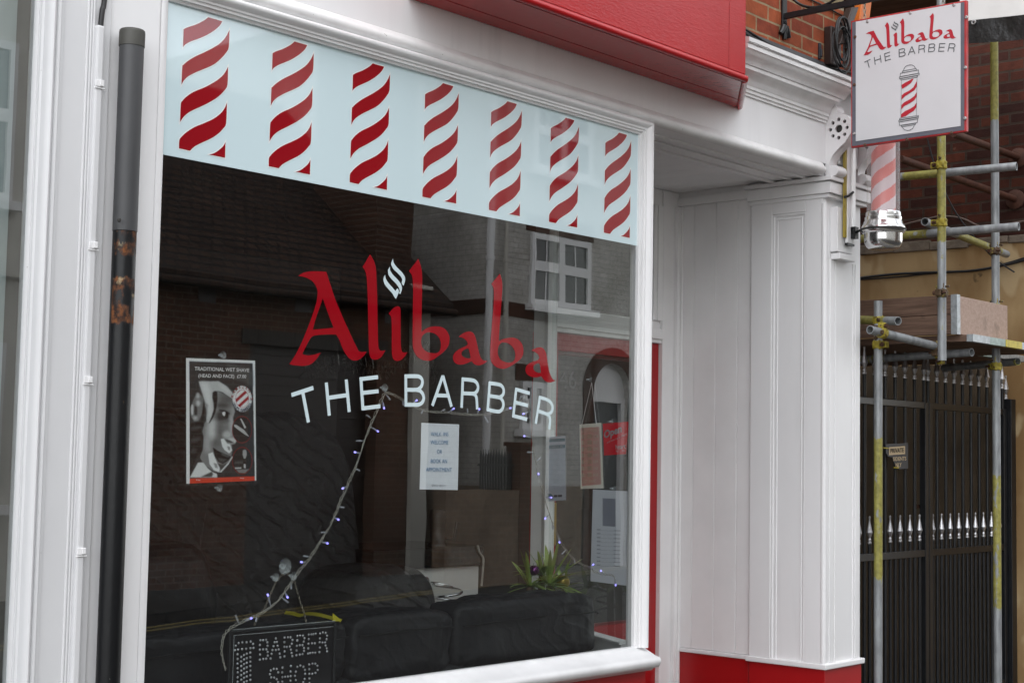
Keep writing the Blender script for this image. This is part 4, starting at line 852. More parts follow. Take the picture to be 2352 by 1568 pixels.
a = on_line(H['h2'], 2163); coupler(vpt(v1, a.z+.01), Z, H['h2'][1]-H['h2'][0], 'coupler_y', 'yellow coupler where the lower horizontal tube meets the yellow upright')
p = vpt(v1, atD(2163, 674, 8.65).z); coupler(p, Z, X, 'coupler_r', 'rusty coupler gripping the cut off upright above the toe board')
a = on_line(H['h5'], 2150); coupler(a, H['h5'][1]-H['h5'][0], Z, 'coupler_r', 'rusty coupler at the right end of the bright grey tube')
a = on_line(H['h6'], 2160); coupler(a+Vector((0, 0, .0)), H['h6'][1]-H['h6'][0], Z, 'coupler_y', 'yellow coupler at the foot of the cut off upright')
a = on_line(H['h4'], 2018); coupler(a, H['h4'][1]-H['h4'][0], Z, 'coupler_y', 'yellow coupler on the short tube end beside the pilaster')
a = on_line(H['h5'], 2026); coupler(a, H['h5'][1]-H['h5'][0], Z, 'coupler_y', 'yellow and rusty coupler round the open end of the bright grey tube', -1)
p = vpt(v3, atD(2016, 790, 8.6).z); coupler(p, Z, Y, 'coupler_y', 'yellow coupler on the short upright below the crossing tubes')
p = vpt(v2, atD(2287, 707, 9.3).z); coupler(p, Z, X, 'coupler_y', 'pale yellow coupler on the tall upright beside the plywood side')
p = vpt(v2, atD(2284, 576, 9.3).z); coupler(p, Z, H['h3'][1]-H['h3'][0], 'coupler_r', 'dark coupler holding the slanting tube to the tall upright')
p = vpt(v2, atD(2290, 842, 9.3).z); coupler(p, Z, H['h7'][1]-H['h7'][0], 'coupler_y', 'yellow coupler on the tall upright under the board ends')
# platform
pc = atD(2205, 768, 8.8); zt_ = atD(2205, 677, 8.8).z; pz = pc.z; pyy = pc.y
BG = 'scaffold boards of the platform'
def board(mb_args, lab, m_='board', bandc='band', group=BG, ends=True):
    x0, x1, y0, y1, z0, z1 = mb_args; o = thing('scaffold_board', lab, 'board', ((x0+x1)/2, (y0+y1)/2, z0), group)
    P('plank', MB().box(*mb_args), m_, o, bevel=.003)
    if ends: P('end_band', MB().box(x0-.002, x1+.002, y0-.003, y0+.035, z0-.002, z1+.002), bandc, o)
    return o
labs = ['deck board nearest the pilaster with a silver end band', 'second deck board with a greenish silver end band', 'third deck board with a yellow painted end', 'fourth deck board beside the tall upright with a dotted silver end', 'fifth deck board beyond the tall upright', 'sixth deck board, extra width past the plywood side to shade the alley', 'seventh deck board, extra width near the beige wall to shade the alley', 'eighth deck board, extra width next to the beige wall to shade the alley', 'last deck board, extra width against the beige wall to shade the alley']
M['band_g'] = mat('greenish_band', (.32, .40, .37), .5, .4, nz=(30, .3))
for i in range(8):  # extra boards and length, added to keep sky light off the alley wall
    x0 = pc.x+.004+i*.229; y0 = pyy-.075+.004*(i % 2) if i < 5 else .05+.02*(i % 2)
    board((x0, x0+.225, y0, 3.2, pz-.040, pz-.002), labs[i], 'board', ['band', 'band_g', 'yellow', 'band', 'band', 'band_g', 'band', 'band'][i])
o = board((pc.x-.040, pc.x-.002, pyy, 1.9, pz+.002, (pz+zt_)/2-.001), 'lower half of the brown toe board facing the shop'); 
o = board((pc.x-.040, pc.x-.002, pyy+.001, 1.9, (pz+zt_)/2+.002, zt_), 'upper half of the brown toe board facing the shop')
tag(MB().box(pc.x+.001, onY(2309, 740, pyy+.02).x, pyy+.005, pyy+.043, pz+.003, zt_-.004).build('side_board', M['ply'], bevel=.003), 'pinkish plywood side board closing the end of the platform', 'board')
# upper lift, only its underside shows over the sign
UG = 'boards of the upper scaffold lift'
for i in range(9):
    x0 = 2.30+i*.232; tag(MB().box(x0, x0+.225, -.10+.012*(i % 3), 2.6, 4.62, 4.658).build('scaffold_board', M['board'], bevel=.003), 'weathered board of the upper scaffold lift above the hanging sign', 'board', UG)
bn = thing('banner', 'white scaffold banner with a black hem behind the hanging sign', 'banner', (2.60, -.8, 4.0))
def clothstrip(zf0, zf1, y0, y1, x, amp, n=40, m_=8, ph=0):
    mb = MB()
    for j in range(m_+1):
        for i in range(n+1):
            t = i/n; y = y0+(y1-y0)*t; z0, z1 = zf0(t), zf1(t); z = z0+(z1-z0)*j/m_
            mb.v.append((x+amp*mnoise.noise((y*5, z*4, ph)), y, z))
    for j in range(m_):
        for i in range(n): k = j*(n+1)+i; mb.f.append((k, k+1, k+n+2, k+n+1))
    return mb
e0 = onX(2225, 100, 2.6); e1 = onX(2352, 89, 2.6); e2 = onX(2225, 50, 2.6); e3 = onX(2352, 33, 2.6); ny = -1.9
kk = (e1.z-e0.z)/(e1.y-e0.y); k2 = (e3.z-e2.z)/(e3.y-e2.y); yA = -.36
hem0 = lambda t: e0.z+kk*((yA+(ny-yA)*t)-e0.y)-.006*math.sin(t*9); hem1 = lambda t: e2.z+k2*((yA+(ny-yA)*t)-e2.y)+.006*math.sin(t*11+1)
P('black_hem', clothstrip(hem0, hem1, yA, ny, 2.60, .012), 'banner_k', bn, smooth=60)
P('white_sheet', clothstrip(lambda t: hem1(t)-.01, lambda t: 5.6, yA, ny, 2.612, .012, ph=3), 'banner_w', bn, smooth=60)
p = onX(2237, 52, 2.585); P('eyelet', MB().lathe((2.582, p.y, p.z), (-1, 0, 0), [(.006, .001), (.008, .006), (.013, .006), (.015, 0)], 16), 'silver', bn, smooth=40)
# ================================================================== RIGHT BUILDING AND ALLEY
XW = 4.905; GY0 = .41
rb = thing('brick_building', 'dark red brick house with stained beige render at street level', 'building', (6, 2, 0))
zl = onX(1974, 574, XW).z-.03
P('rendered_wall', MB().box(XW, 9.5, -.55, 7.0, -.2, zl), 'render', rb)
M['render_shade'] = mat('shade_brown_render', (.105, .075, .046), .9, nz=(3, .35), bump=(30, .3, .004))  # beige render with the gloom of the passage put into its colour
P('passage_shade_facing', MB().box(XW-.010, XW-.0005, GY0, 6.5, -.2, 2.33), 'render_shade', rb)  # dark facing stands in for shade behind the gate and under the deck
P('brick_wall', MB().box(XW+.012, 9.5, -.44, 7.0, zl+.001, 6.6), 'brick_d', rb)
P('street_wall', MB().box(XW+.0125, 9.5, -.54, -.4405, zl+.001, 6.6), brickmat('dark_red_street_brick', (.150, .038, .018), (.055, .016, .011), (.085, .052, .036), 'x', .225, .078, .009, .9, stain=(3.4, .68, (.30, .16, .10))), rb)
mb = MB()
for i in range(24):
    y0 = -.55+i*.3; mb.box(XW-.012-.022*random.random(), XW+.03, y0, y0+.297, zl-.005-.02*random.random(), zl+.040+.02*random.random())
P('stone_ledge', mb, 'stone', rb, bevel=.006)
tag(MB().box(2.09, XW-.011, 6.6, 6.8, -.1, 6).build('alley_wall', M['render_shade']), 'beige wall closing the far end of the alley behind the gate', 'wall')  # end wall in the same shade-darkened brown
struct(MB().box(2.09, XW, .3, 6.6, -.25, -.02).build('alley_path', M['asphalt']))
for pts, lab, r_, m_ in (([(1960, 640), (2050, 630), (2130, 626), (2230, 622), (2300, 610), (2360, 595), (2480, 560), (2560, 545)], 'black cable slung along the stained beige wall above the platform', .010, 'black_wire'),
                        ([(1960, 643), (2060, 636), (2140, 628), (2250, 620), (2320, 602), (2360, 590), (2480, 556), (2560, 541)], 'second thinner black cable following the beige wall', .006, 'black_wire')):
    tag(MB().tube(spline([onX(a, b, XW-.02) for a, b in pts], 6), r_, 7).build('wall_cable', M[m_], smooth=60), lab, 'cable')
tag(MB().tube(spline([onX(a, b, XW-.015) for a, b in ((2060, 520), (2130, 503), (2165, 497), (2210, 502), (2250, 520), (2280, 522), (2352, 508), (2460, 490), (2560, 474))], 6), .008, 7).build('wall_cable', mat('grey_brown_cable', (.16, .11, .09), .6), smooth=60), 'brown painted cable looping along the dark brick above the ledge', 'cable')
tag(MB().tube(spline([onX(a, b, XW-.10) for a, b in ((2125, 300), (2150, 390), (2185, 470), (2222, 525), (2280, 590), (2330, 625))], 6), .006, 7).build('hanging_cable', M['black_wire'], smooth=60), 'thin black cable hanging diagonally across the dark brick wall', 'cable')
# gate
GY = .35
gx = [onY(2127, 930, GY).x]; GC = gx[0]; GL, GR = GC-1.235, XW-.075
gzt = onY(2127, 931, GY).z; gzm = onY(2127, 1268, GY).z
def finial(mb, x, z, s=.84): mb.lathe((x, GY, z), Z, [(r_*s, h_) for r_, h_ in [(.0125, 0), (.017, .004), (.017, .012), (.012, .016), (.014, .024), (.011, .032), (.009, .036), (.021, .062), (.025, .070), (.019, .088), (.010, .125), (.0065, .150), (.009, .156), (.009, .166), (.0001, .172)]], 8)
def leaf(x0, x1, lab):
    g = thing('metal_gate', lab, 'gate', ((x0+x1)/2, GY, 0), 'leaves of the black spiked gate')
    mb = MB().box(x0, x0+.045, GY-.022, GY+.022, .06, gzt+.02).box(x1-.045, x1, GY-.022, GY+.022, .06, gzt+.02)
    mb.box(x0+.0455, x1-.0455, GY-.018, GY+.018, gzt-.022, gzt+.02).box(x0+.0455, x1-.0455, GY-.018, GY+.018, gzm-.024, gzm+.020).box(x0+.0455, x1-.0455, GY-.018, GY+.018, .08, .12)
    P('frame', mb, 'black_metal', g, bevel=.003)
    n = 10; sp = (x1-x0)/n
    for i in range(n):
        x = x0+.022+i*(x1-x0-.044)/(n-1)
        if 0 < i < n-1: P('bar', MB().tube([(x, GY, .10), (x, GY, gzt+.165)], .0115, 10), 'black_metal', g, smooth=60)
        else: P('bar', MB().tube([(x, GY, gzt+.02), (x, GY, gzt+.165)], .0115, 10), 'black_metal', g, smooth=60)
        mb = MB(); finial(mb, x, gzt+.160); P('finial', mb, 'silver', g, smooth=30)
        if i < n-1:
            xm = x+.5*(x1-x0-.044)/(n-1)
            P('lower_bar', MB().tube([(xm, GY, .10), (xm, GY, gzm+.085)], .0105, 10), 'black_metal', g, smooth=60)
            mb = MB(); finial(mb, xm, gzm+.075, .74); P('finial', mb, 'silver', g, smooth=30)
    return g
leaf(GL, GC-.006, 'left leaf of the black spiked gate, carrying the broken private sign')
leaf(GC+.006, GR-.02, 'right leaf of the black spiked gate, next to the beige wall')
gp = thing('gate_post', 'square black gate post with a spike against the beige wall', 'post', (GR+.04, GY, 0))
P('post', MB().box(GR-.010, GR+.068, GY-.05, GY+.05, 0, gzt+.09), 'black_metal', gp, bevel=.003)
mb = MB(); finial(mb, GR+.02, gzt+.09); P('finial', mb, 'silver', gp, smooth=30)
p = onY(2112, 1162, GY+.06); tag(MB().box(p.x-.10, p.x+.10, GY+.03, GY+.05, p.z-.012, p.z+.012).build('gate_latch', M['screw']), 'rusty latch bar behind the gate bars below the private sign', 'latch')
# private sign
zpv = (1536/2352, 2560, 1000)
GS = GY-.045
sgn = thing('private_sign', 'broken dark PRIVATE RESIDENTS ONLY sign hanging on the gate bars', 'sign', onY(2062, 1076, GS))
pl_ = [onY(a, b, GS) for a, b in zp([(1505, 1187), (1642, 1181), (1642, 1336), (1590, 1341), (1566, 1330), (1553, 1290), (1545, 1268), (1520, 1262), (1507, 1240)], *zpv)]
P('sign_plate', MB().poly(pl_, (), (0, .006, 0)), 'slate', sgn)
P('tan_panel', MB().poly([onY(a, b, GS-.002) for a, b in zp([(1525, 1206), (1624, 1199), (1624, 1248), (1525, 1255)], *zpv)]), 'tan_plate', sgn)
def txt(mb, s, z, pl, pr, ph, yy, bold=0.0):
    a, b = [onY(*t, yy) for t in zp([pl, pr], *z)]; c = onY(*zp([(pl[0], pl[1]-ph)], *z)[0], yy)
    u = (b-a); text_on(mb, s, a, u.normalized(), Z, u.length, (c-a).z, bold, 'l')
mb = MB(); txt(mb, 'PRIVATE', zpv, (1534, 1241), (1616, 1236), 27, GS-.004, .02); P('dark_lettering', mb, 'hole', sgn)
mb = MB(); txt(mb, 'SIDENTS', zpv, (1550, 1290), (1631, 1286), 24, GS-.003, .02); txt(mb, 'NLY', zpv, (1566, 1328), (1602, 1326), 26, GS-.003, .02); P('pale_lettering', mb, 'tan_plate', sgn)
for ta, tb in (((1490, 1210), (1522, 1213)), ((1556, 1331), (1584, 1333))):
    P('cable_tie', MB().tube([onY(*zp([ta], *zpv)[0], GS-.004), onY(*zp([tb], *zpv)[0], GS-.004)], .004, 6), 'yellow', sgn)
# ================================================================== THINGS STUCK TO THE INSIDE OF THE GLASS
SUG = 'clear suction cups on the shop window'
def cup(px, py, r, lab, pl=None, yy=.0125):
    if pl is None: c, n_ = onY(px, py, yy), Y
    else: c, n_ = onP(px, py, pl[0], pl[1]), pl[1]
    o = thing('suction_cup', lab, 'suction cup', c, SUG)
    P('disc', MB().lathe(c, n_, [(r, 0), (r*.98, .002), (r*.6, .006), (r*.35, .010), (.0001, .010)], 24), 'cup', o, smooth=60)
    P('hub', MB().lathe(c, n_, [(r*.38, .0105), (r*.38, .018), (r*.22, .019), (r*.2, .026), (.0001, .026)], 16), 'cupknob', o, smooth=40)
cup(513, 815, .0135, 'suction cup above the face poster'); cup(504, 1120, .0135, 'suction cup below the face poster')
cup(884, 890, .016, 'suction cup after the word THE holding the string of lights'); cup(1207, 911, .015, 'suction cup by the last letter E holding the string of lights')
cup(655, 1300, .0285, 'large suction cup holding the chain of the dotted sign'); cup(633, 1325, .0155, 'small suction cup left of the large one above the dotted sign'); cup(675, 1322, .0155, 'small suction cup right of the large one above the dotted sign')
RP = (RA+RN*(-.010), -RN)
cup(1357, 872, .014, 'suction cup holding the strings of the opening hours card', RP); cup(1407, 968, .012, 'suction cup at the top of the red Open notice', RP); cup(1412, 1121, .012, 'suction cup at the top of the price list sheet', RP)
# --- face poster
PY = .018
def poster():
    W_, H_ = 120, 208
    def uv(p):
        u = (p[0]-112)/702; t, b = 130+27*u, 1400-32*u; return (u*W_, (p[1]-t)/(b-t)*H_)
    S = 3; img = np.full((H_*S, W_*S, 3), 0.0); yy, xx = np.mgrid[0:H_*S, 0:W_*S]; xx = (xx+.5)/S; yy = (yy+.5)/S
    def blur(m, r):
        r = max(1, int(r*S)); k = np.ones(2*r+1)/(2*r+1)
        m = np.apply_along_axis(lambda a: np.convolve(np.pad(a, r, 'edge'), k, 'valid'), 0, m)
        return np.apply_along_axis(lambda a: np.convolve(np.pad(a, r, 'edge'), k, 'valid'), 1, m)
    def pm(pts, soft=0):
        q_ = [uv(p) for p in pts]; ins = np.zeros(xx.shape, bool); n = len(q_)
        for i in range(n):
            (x0, y0), (x1, y1) = q_[i-1], q_[i]
            if y0 == y1: continue
            c = ((yy > y0) != (yy > y1)) & (xx < (x1-x0)*(yy-y0)/(y1-y0)+x0); ins ^= c
        m = ins.astype(float); return blur(m, soft) if soft else m
    def el(cx, cy, rx, ry, soft=0, a=0):
        x_, y_ = uv((cx, cy)); rx, ry = rx/702*W_, ry/1230*H_
        dx, dy = xx-x_, yy-y_; ca, sa = math.cos(a), math.sin(a); m = ((((dx*ca+dy*sa)/rx)**2+((-dx*sa+dy*ca)/ry)**2) < 1).astype(float)
        return blur(m, soft) if soft else m
    def put(m, c):
        c = np.array(s2l((c, c, c)) if not isinstance(c, tuple) else s2l(c)); img[:] = img*(1-m[..., None])+m[..., None]*c
    img[:] = np.array(s2l((216, 218, 226)))
    put(pm([(148, 165), (790, 188), (803, 1330), (148, 1352)]), 46)
    put(pm([(148, 165), (790, 188), (790, 330), (480, 372), (148, 366)], 1), 52)
    put(pm([(520, 180), (790, 260), (795, 420), (560, 330)], 3), 72)
    c_ = lambda pts: [(88.5+1.4818*x, 101.2+1.4818*y) for x, y in pts]
    pc_ = lambda pts, soft=0: pm(c_(pts), soft)
    ec_ = lambda cx, cy, rx, ry, soft=0, a=0: el(88.5+1.4818*cx, 101.2+1.4818*cy, rx*1.4818, ry*1.4818, soft, a)
    face = pc_([(150, 200), (228, 245), (335, 300), (345, 390), (332, 430), (340, 520), (354, 590), (345, 606), (322, 612), (326, 650), (318, 690), (326, 700), (300, 735), (245, 800), (200, 795), (130, 745), (108, 700), (125, 650), (118, 600), (130, 560), (120, 520), (130, 480), (150, 450)], .8)
    put(face, 122)
    for m_, c in ((ec_(190, 520, 34, 80, 5), 188), (ec_(160, 610, 26, 60, 5), 158), (ec_(215, 600, 30, 40, 6), 96), (ec_(245, 520, 30, 60, 6), 98), (ec_(290, 300, 50, 40, 6), 88), (ec_(262, 345, 45, 22, 4), 70),
        (ec_(262, 418, 46, 42, 4), 52), (ec_(322, 470, 16, 62, 3), 168), (ec_(335, 400, 14, 50, 3), 150), (ec_(292, 545, 30, 26, 3), 176), (ec_(325, 585, 32, 20, 2), 190)): put(m_*face, c)
    put(pc_([(236, 372), (275, 376), (312, 398), (308, 408), (270, 388), (238, 384)], 1)*face, 30)
    put(pc_([(258, 394), (275, 388), (286, 400), (274, 418), (262, 410)], .4), 214); put(ec_(290, 410, 12, 22, .5), 14); put(ec_(280, 452, 32, 8, 2), 96)
    put(pc_([(278, 574), (310, 582), (342, 600), (318, 604), (290, 596)], 1), 58)
    put(pc_([(248, 575), (268, 571), (290, 605), (312, 610), (324, 652), (305, 672), (275, 650), (258, 625)], .8), 222); put(pc_([(290, 622), (312, 628), (310, 655), (296, 645)], 1), 130)
    put(pc_([(193, 630), (230, 655), (280, 678), (320, 694), (302, 720), (262, 745), (230, 730), (205, 690)], .8), 20); put(pc_([(250, 668), (316, 694), (296, 700), (256, 684)], 1), 78); put(pc_([(225, 700), (290, 712), (262, 738), (236, 726)], 1), 64)
    put(pc_([(163, 676), (192, 664), (206, 700), (222, 738), (240, 770), (236, 800), (200, 786), (172, 745)], .8), 226); put(pc_([(196, 735), (222, 742), (228, 775), (208, 770)], 1.2), 140); put(pc_([(226, 742), (262, 750), (300, 732), (250, 790)], 1.2), 64); put(pc_([(238, 800), (300, 732), (326, 690), (326, 702), (300, 745), (250, 800)], .5), 206)
    put(pc_([(102, 182), (235, 180), (290, 215), (335, 265), (332, 300), (300, 280), (262, 255), (230, 245), (205, 246), (188, 262), (190, 300), (197, 340), (200, 380), (190, 425), (172, 465), (155, 462), (152, 430), (160, 395), (162, 360), (150, 335), (138, 300), (125, 255), (112, 215)], .8), 178)
    put(pc_([(112, 188), (160, 188), (182, 250), (186, 330), (190, 400), (172, 450), (165, 370), (140, 290)], 4), 206); put(pc_([(230, 185), (290, 222), (330, 268), (300, 262), (250, 225)], 3), 196); put(ec_(150, 345, 14, 12, 2), 140)
    put(pc_([(196, 254), (214, 246), (226, 252), (228, 300), (222, 350), (210, 400), (196, 430), (174, 467), (166, 467), (186, 420), (201, 370), (201, 330), (192, 290)], .8), 18)
    put(pc_([(95, 258), (115, 275), (132, 300), (122, 400), (100, 450), (70, 455), (50, 420), (48, 360), (70, 295)], 1), 112); put(ec_(58, 375, 8, 36, 1.2), 196); put(ec_(80, 385, 11, 38, 1.5), 36); put(ec_(97, 330, 13, 20, 2), 188); put(ec_(95, 280, 10, 20, 2), 176); put(ec_(78, 430, 14, 14, 2), 168)
    put(pc_([(134, 322), (142, 340), (130, 455), (116, 455), (126, 380)], .5), 14)
    put(pc_([(42, 470), (130, 450), (136, 480), (124, 520), (133, 560), (128, 640), (110, 682), (98, 672), (42, 806)], .8), 22)
    for e_ in (ec_(82, 500, 40, 13, 2.5, -.25), ec_(78, 580, 36, 15, 2.5, -.4), ec_(64, 655, 24, 14, 2.5, -.5)): put(e_, 58)
    put(pc_([(42, 835), (95, 735), (130, 735), (160, 775), (190, 800), (220, 812), (222, 835)], .7), 208); put(pc_([(110, 832), (185, 796), (196, 812), (186, 833)], 1), 66)
    put(pm([(147, 1352), (803, 1327), (803, 1372), (147, 1400)]), (200, 62, 38))
    for cx, cy in ((674, 857), (674, 1170)): put(el(cx, cy, 104, 138), (120, 22, 24)); put(el(cx, cy, 98, 131), 34)
    put(pm([(590, 808), (615, 808), (700, 865), (748, 930), (700, 905), (640, 862), (595, 828)]), 178); put(pm([(655, 745), (670, 750), (717, 835), (700, 846)]), 190)
    put(pm([(680, 1068), (700, 1058), (716, 1066), (720, 1110), (705, 1150), (690, 1150), (678, 1110)], .4), 150); put(pm([(686, 1150), (712, 1150), (712, 1245), (686, 1245)]), 30); put(pm([(690, 1205), (706, 1205), (706, 1245), (690, 1245)]), 190); put(pm([(595, 1240), (665, 1238), (660, 1252), (600, 1254)]), 190); put(pm([(610, 1262), (745, 1255), (700, 1295), (640, 1292)], .5), 120)
    put(pm([(600, 1180), (680, 1175), (680, 1200), (590, 1203)], .6), 70)
    put(el(678, 547, 100, 133), (216, 217, 222)); put(el(678, 545, 70, 92), (150, 24, 34))
    ring = el(678, 545, 66, 88)
    for k in range(-3, 4):
        c = 545+k*82; put(pm([(600, c+70-18), (760, c-70-18), (760, c-70+24), (600, c+70+24)])*ring, (216, 217, 222))
    img2 = np.clip(img.reshape(H_, S, W_, S, 3).mean((1, 3))*1.38, 0, .95)
    c00, c10, c01, c11 = [onY(*t, PY) for t in zp([(112, 130), (810, 157), (115, 1400), (822, 1368)], .39542, 700, 1380)]
    mb = MB(); cols = []
    for j in range(H_+1):
        for i in range(W_+1):
            a = c00.lerp(c10, i/W_); b = c01.lerp(c11, i/W_); mb.v.append(tuple(a.lerp(b, j/H_))); cols.append(img2[min(j, H_-1), min(i, W_-1)])
    for j in range(H_):
        for i in range(W_): k = j*(W_+1)+i; mb.f.append((k, k+1, k+W_+2, k+W_+1))
    base = c01.lerp(c11, .5); o = thing('face_poster', 'laminated black and white poster of a half shaved face on the window', 'poster', base)
    P('printed_sheet', mb, attrmat('poster_print', .7, .05), o, col=np.array(cols, dtype=np.float32), fixn=False)
    l4 = [onY(*t, PY-.002) for t in zp([(100, 104), (818, 130), (842, 1404), (106, 1438)], .39542, 700, 1380)]
    P('laminate', MB().poly(l4, (), (0, .0012, 0)), 'laminate', o)
    zz = (.39542, 700, 1380); mb = MB(); txt(mb, 'TRADITIONAL WET SHAVE', zz, (198, 254), (750, 271), 38, PY-.0025, .012); P('title_lettering', mb, 'white_ink', o); mb = MB(); txt(mb, '(HEAD AND FACE)  £7.00', zz, (236, 324), (720, 333), 36, PY-.0025, .012)
    P('title_lettering', mb, 'white_ink', o)
    for l_, r_, y0, y1 in ((213, 256, 1366, 1366), (656, 700, 1348, 1348)):
        mb = MB(); txt(mb, 'design', zz, (l_, y0), (r_, y1), 12, PY-.0025); P('small_lettering', mb, 'white_ink', o)
    cc3 = onY(*zp([(678, 546)], *zz)[0], PY-.003); rr = .5*(onY(*zp([(678, 415)], *zz)[0], PY).z-onY(*zp([(678, 678)], *zz)[0], PY).z)*.84
    for s_, a0, st, m_, up_ in (("RAMAZAN'S", 168, -20.5, 'vred', 1), ('GENTS BARBERS', 205, 10.9, 'ink_dark', -1)):
        mb = MB()
        for k, ch in enumerate(s_):
            if ch == ' ': continue
            a = R(a0+st*k); d = Vector((math.cos(a), 0, math.sin(a))); u = Vector((math.sin(a), 0, -math.cos(a)))*up_; v = d*up_
            text_on(mb, ch, cc3+d*rr*(.98 if up_ > 0 else 1.16), u, v, .0095 if ch not in "I'" else .003, .0115, .01)
        P('badge_lettering', mb, m_, o)
poster()
# --- WALK INS notice
zw = (1536/2352, 1024, 1000); NY_ = .016
nq = [onY(*t, NY_) for t in zp([(1013, 1057), (1245, 1067), (1236, 1468), (1002, 1464)], *zw)]
wn = thing('walk_in_notice', 'white paper notice reading WALK INS WELCOME OR BOOK AN APPOINTMENT', 'notice', nq[3])
mb = MB(); n = 14
for j in range(n+1):
    for i in range(n+1):
        p = nq[0].lerp(nq[1], i/n).lerp(nq[3].lerp(nq[2], i/n), j/n); mb.v.append((p.x, p.y+.0015*mnoise.noise((p.x*9, p.z*9, 1)), p.z))
for j in range(n):
    for i in range(n): k = j*(n+1)+i; mb.f.append((k, k+1, k+n+2, k+n+1))
P('sheet', mb, 'paper', wn, smooth=60)
mb = MB()
for s_, l_, r_, h_ in (('WALK  INS', (1071, 1137), (1179, 1138), 25), ('WELCOME', (1069, 1188), (1178, 1189), 26), ('OR', (1109, 1245), (1139, 1246), 25), ('BOOK AN', (1071, 1303), (1170, 1304), 26), ('APPOINTMENT', (1041, 1354), (1199, 1356), 25)): txt(mb, s_, zw, l_, r_, h_, NY_-.003, .0)
P('blue_lettering', mb, 'ink', wn)
mb = MB(); txt(mb, '07412 181211', zw, (1077, 1446), (1159, 1447), 13, NY_-.003, .003); P('phone_number', mb, 'ink_dark', wn)
P('clear_tape', MB().poly([onY(*t, NY_-.004) for t in zp([(978, 1050), (1012, 1052), (1014, 1080), (982, 1082)], *zw)]).poly([onY(*t, NY_-.004) for t in zp([(1225, 1060), (1252, 1062), (1254, 1090), (1228, 1088)], *zw)]), 'laminate', wn)
# --- on the glazed return
def rpx(pts, z=None, off=0.0): return [onP(a, b, RA+RN*(-.006-off), RN) for a, b in (zp(pts, *z) if z else pts)]
def rtxt(mb, s, z, pl, pr, ph, off, bold=0.0, mirror=False):
    a, b = rpx([pl, pr], z, off); c = rpx([(pl[0], pl[1]-ph)], z, off)[0]; u = b-a; h_ = (c-a).length; v = (c-a).normalized()
    if mirror: text_on(mb, s, b, u.normalized(), v, u.length, h_, bold, 'l', True)
    else: text_on(mb, s, a, u.normalized(), v, u.length, h_, bold, 'l')
zr_ = (500/825, 2100, 1450)
def rthing(name, lab, cat, q_): return thing(name, lab, cat, q_)
q_ = rpx([(360, 408), (503, 396), (518, 828), (368, 832)], zr_)
hc = rthing('opening_hours_card', 'pink and cream opening hours card hung on strings, seen from behind', 'sign', q_[3])
P('card', MB().poly(q_), 'cream_card', hc)
P('pink_print', MB().poly(rpx([(366, 432), (490, 422), (503, 802), (375, 814)], zr_, .0012)), 'pink_card', hc)
mb = MB(); rows = ['BUSINESS HOURS', 'MON.', 'TUES.', 'WED.', 'THUR.', 'FRI.', 'SAT.', 'SUN.', 'THANK YOU']
y_ = [455, 494, 534, 577, 618, 661, 704, 748, 792]
for s_, y0 in zip(rows, y_):
    if len(s_) > 6: rtxt(mb, s_, zr_, (378 if s_[0] == 'B' else 385, y0+4), (474 if s_[0] == 'B' else 467, y0), 24, .0020, .01, True)
    else: rtxt(mb, s_, zr_, (446, y0+2), (482, y0), 20, .0020, .01, True); rtxt(mb, 'TO', zr_, (391, y0+4), (408, y0+3), 20, .0020, .01, True)
P('mirrored_lettering', mb, 'cream_card', hc)
mb = MB()
for y0 in y_[1:-1]:
    mb.poly(rpx([(411, y0-21), (441, y0-23), (442, y0+4), (412, y0+6)], zr_, .0016)); mb.poly(rpx([(374, y0-19), (388, y0-20), (389, y0+6), (375, y0+7)], zr_, .0016))
P('time_box', mb, 'cream_card', hc)
s0, s1, s2 = rpx([(440, 132), (374, 415), (471, 405)], zr_, .006)
P('string', MB().tube([s0, s1], .0016, 5).tube([s0, s2], .0016, 5), 'white_ink', hc)
q_ = rpx([(513, 402), (687, 388), (665, 602), (522, 612)], zr_)
on = rthing('open_notice', 'red notice reading Open and listening to Heart', 'notice', q_[3])
P('card', MB().poly(q_), 'red_notice', on)
for t_, l_, r_, h_, b_ in (('Open', (521, 500), (638, 456), 50, .035), ('and listening to Heart!', (542, 533), (672, 476), 15, 0), ('heart', (598, 571), (664, 566), 33, .01), ('96.7', (599, 590), (622, 588), 13, 0), ('97.5', (641, 588), (661, 586), 13, 0)):
    mb = MB(); rtxt(mb, t_, zr_, l_, r_, h_, .0015, b_); P('white_lettering', mb, 'white_ink', on)
q_ = rpx([(448, 836), (690, 848), (684, 1472), (432, 1440)], zr_)
pl2 = rthing('price_list', 'large pale grey price list sheet on the doorway glass, seen from behind', 'notice', q_[3])
P('sheet', MB().poly(q_), 'paper_grey', pl2)
mb = MB()
for k in range(10):
    y0 = 1095+k*26; mb.poly(rpx([(474, y0), (498, y0+1), (498, y0+11), (474, y0+10)], zr_, .0012)); mb.poly(rpx([(585, y0+8), (630, y0+10), (630, y0+17), (585, y0+15)], zr_, .0012)); mb.poly(rpx([(500, y0+10), (584, y0+13), (584, y0+15), (500, y0+12)], zr_, .0012))
mb.poly(rpx([(512, 892), (598, 898), (596, 1082), (512, 1076)], zr_, .0012)); P('faint_print', mb, 'ink_faint', pl2)
q_ = rpx([(112, 494), (266, 482), (270, 905), (112, 917)], zr_)
qn = rthing('check_in_sheet', 'grey information sheet with blue headings on the doorway glass', 'notice', q_[3])
P('sheet', MB().poly(q_), 'notice', qn)
P('blue_heading', MB().poly(rpx([(118, 506), (264, 498), (264, 518), (118, 526)], zr_, .0012)).poly(rpx([(118, 548), (264, 540), (264, 562), (118, 570)], zr_, .0012)).poly(rpx([(118, 866), (172, 864), (186, 880), (172, 893), (118, 894)], zr_, .0012)), 'teal', qn)
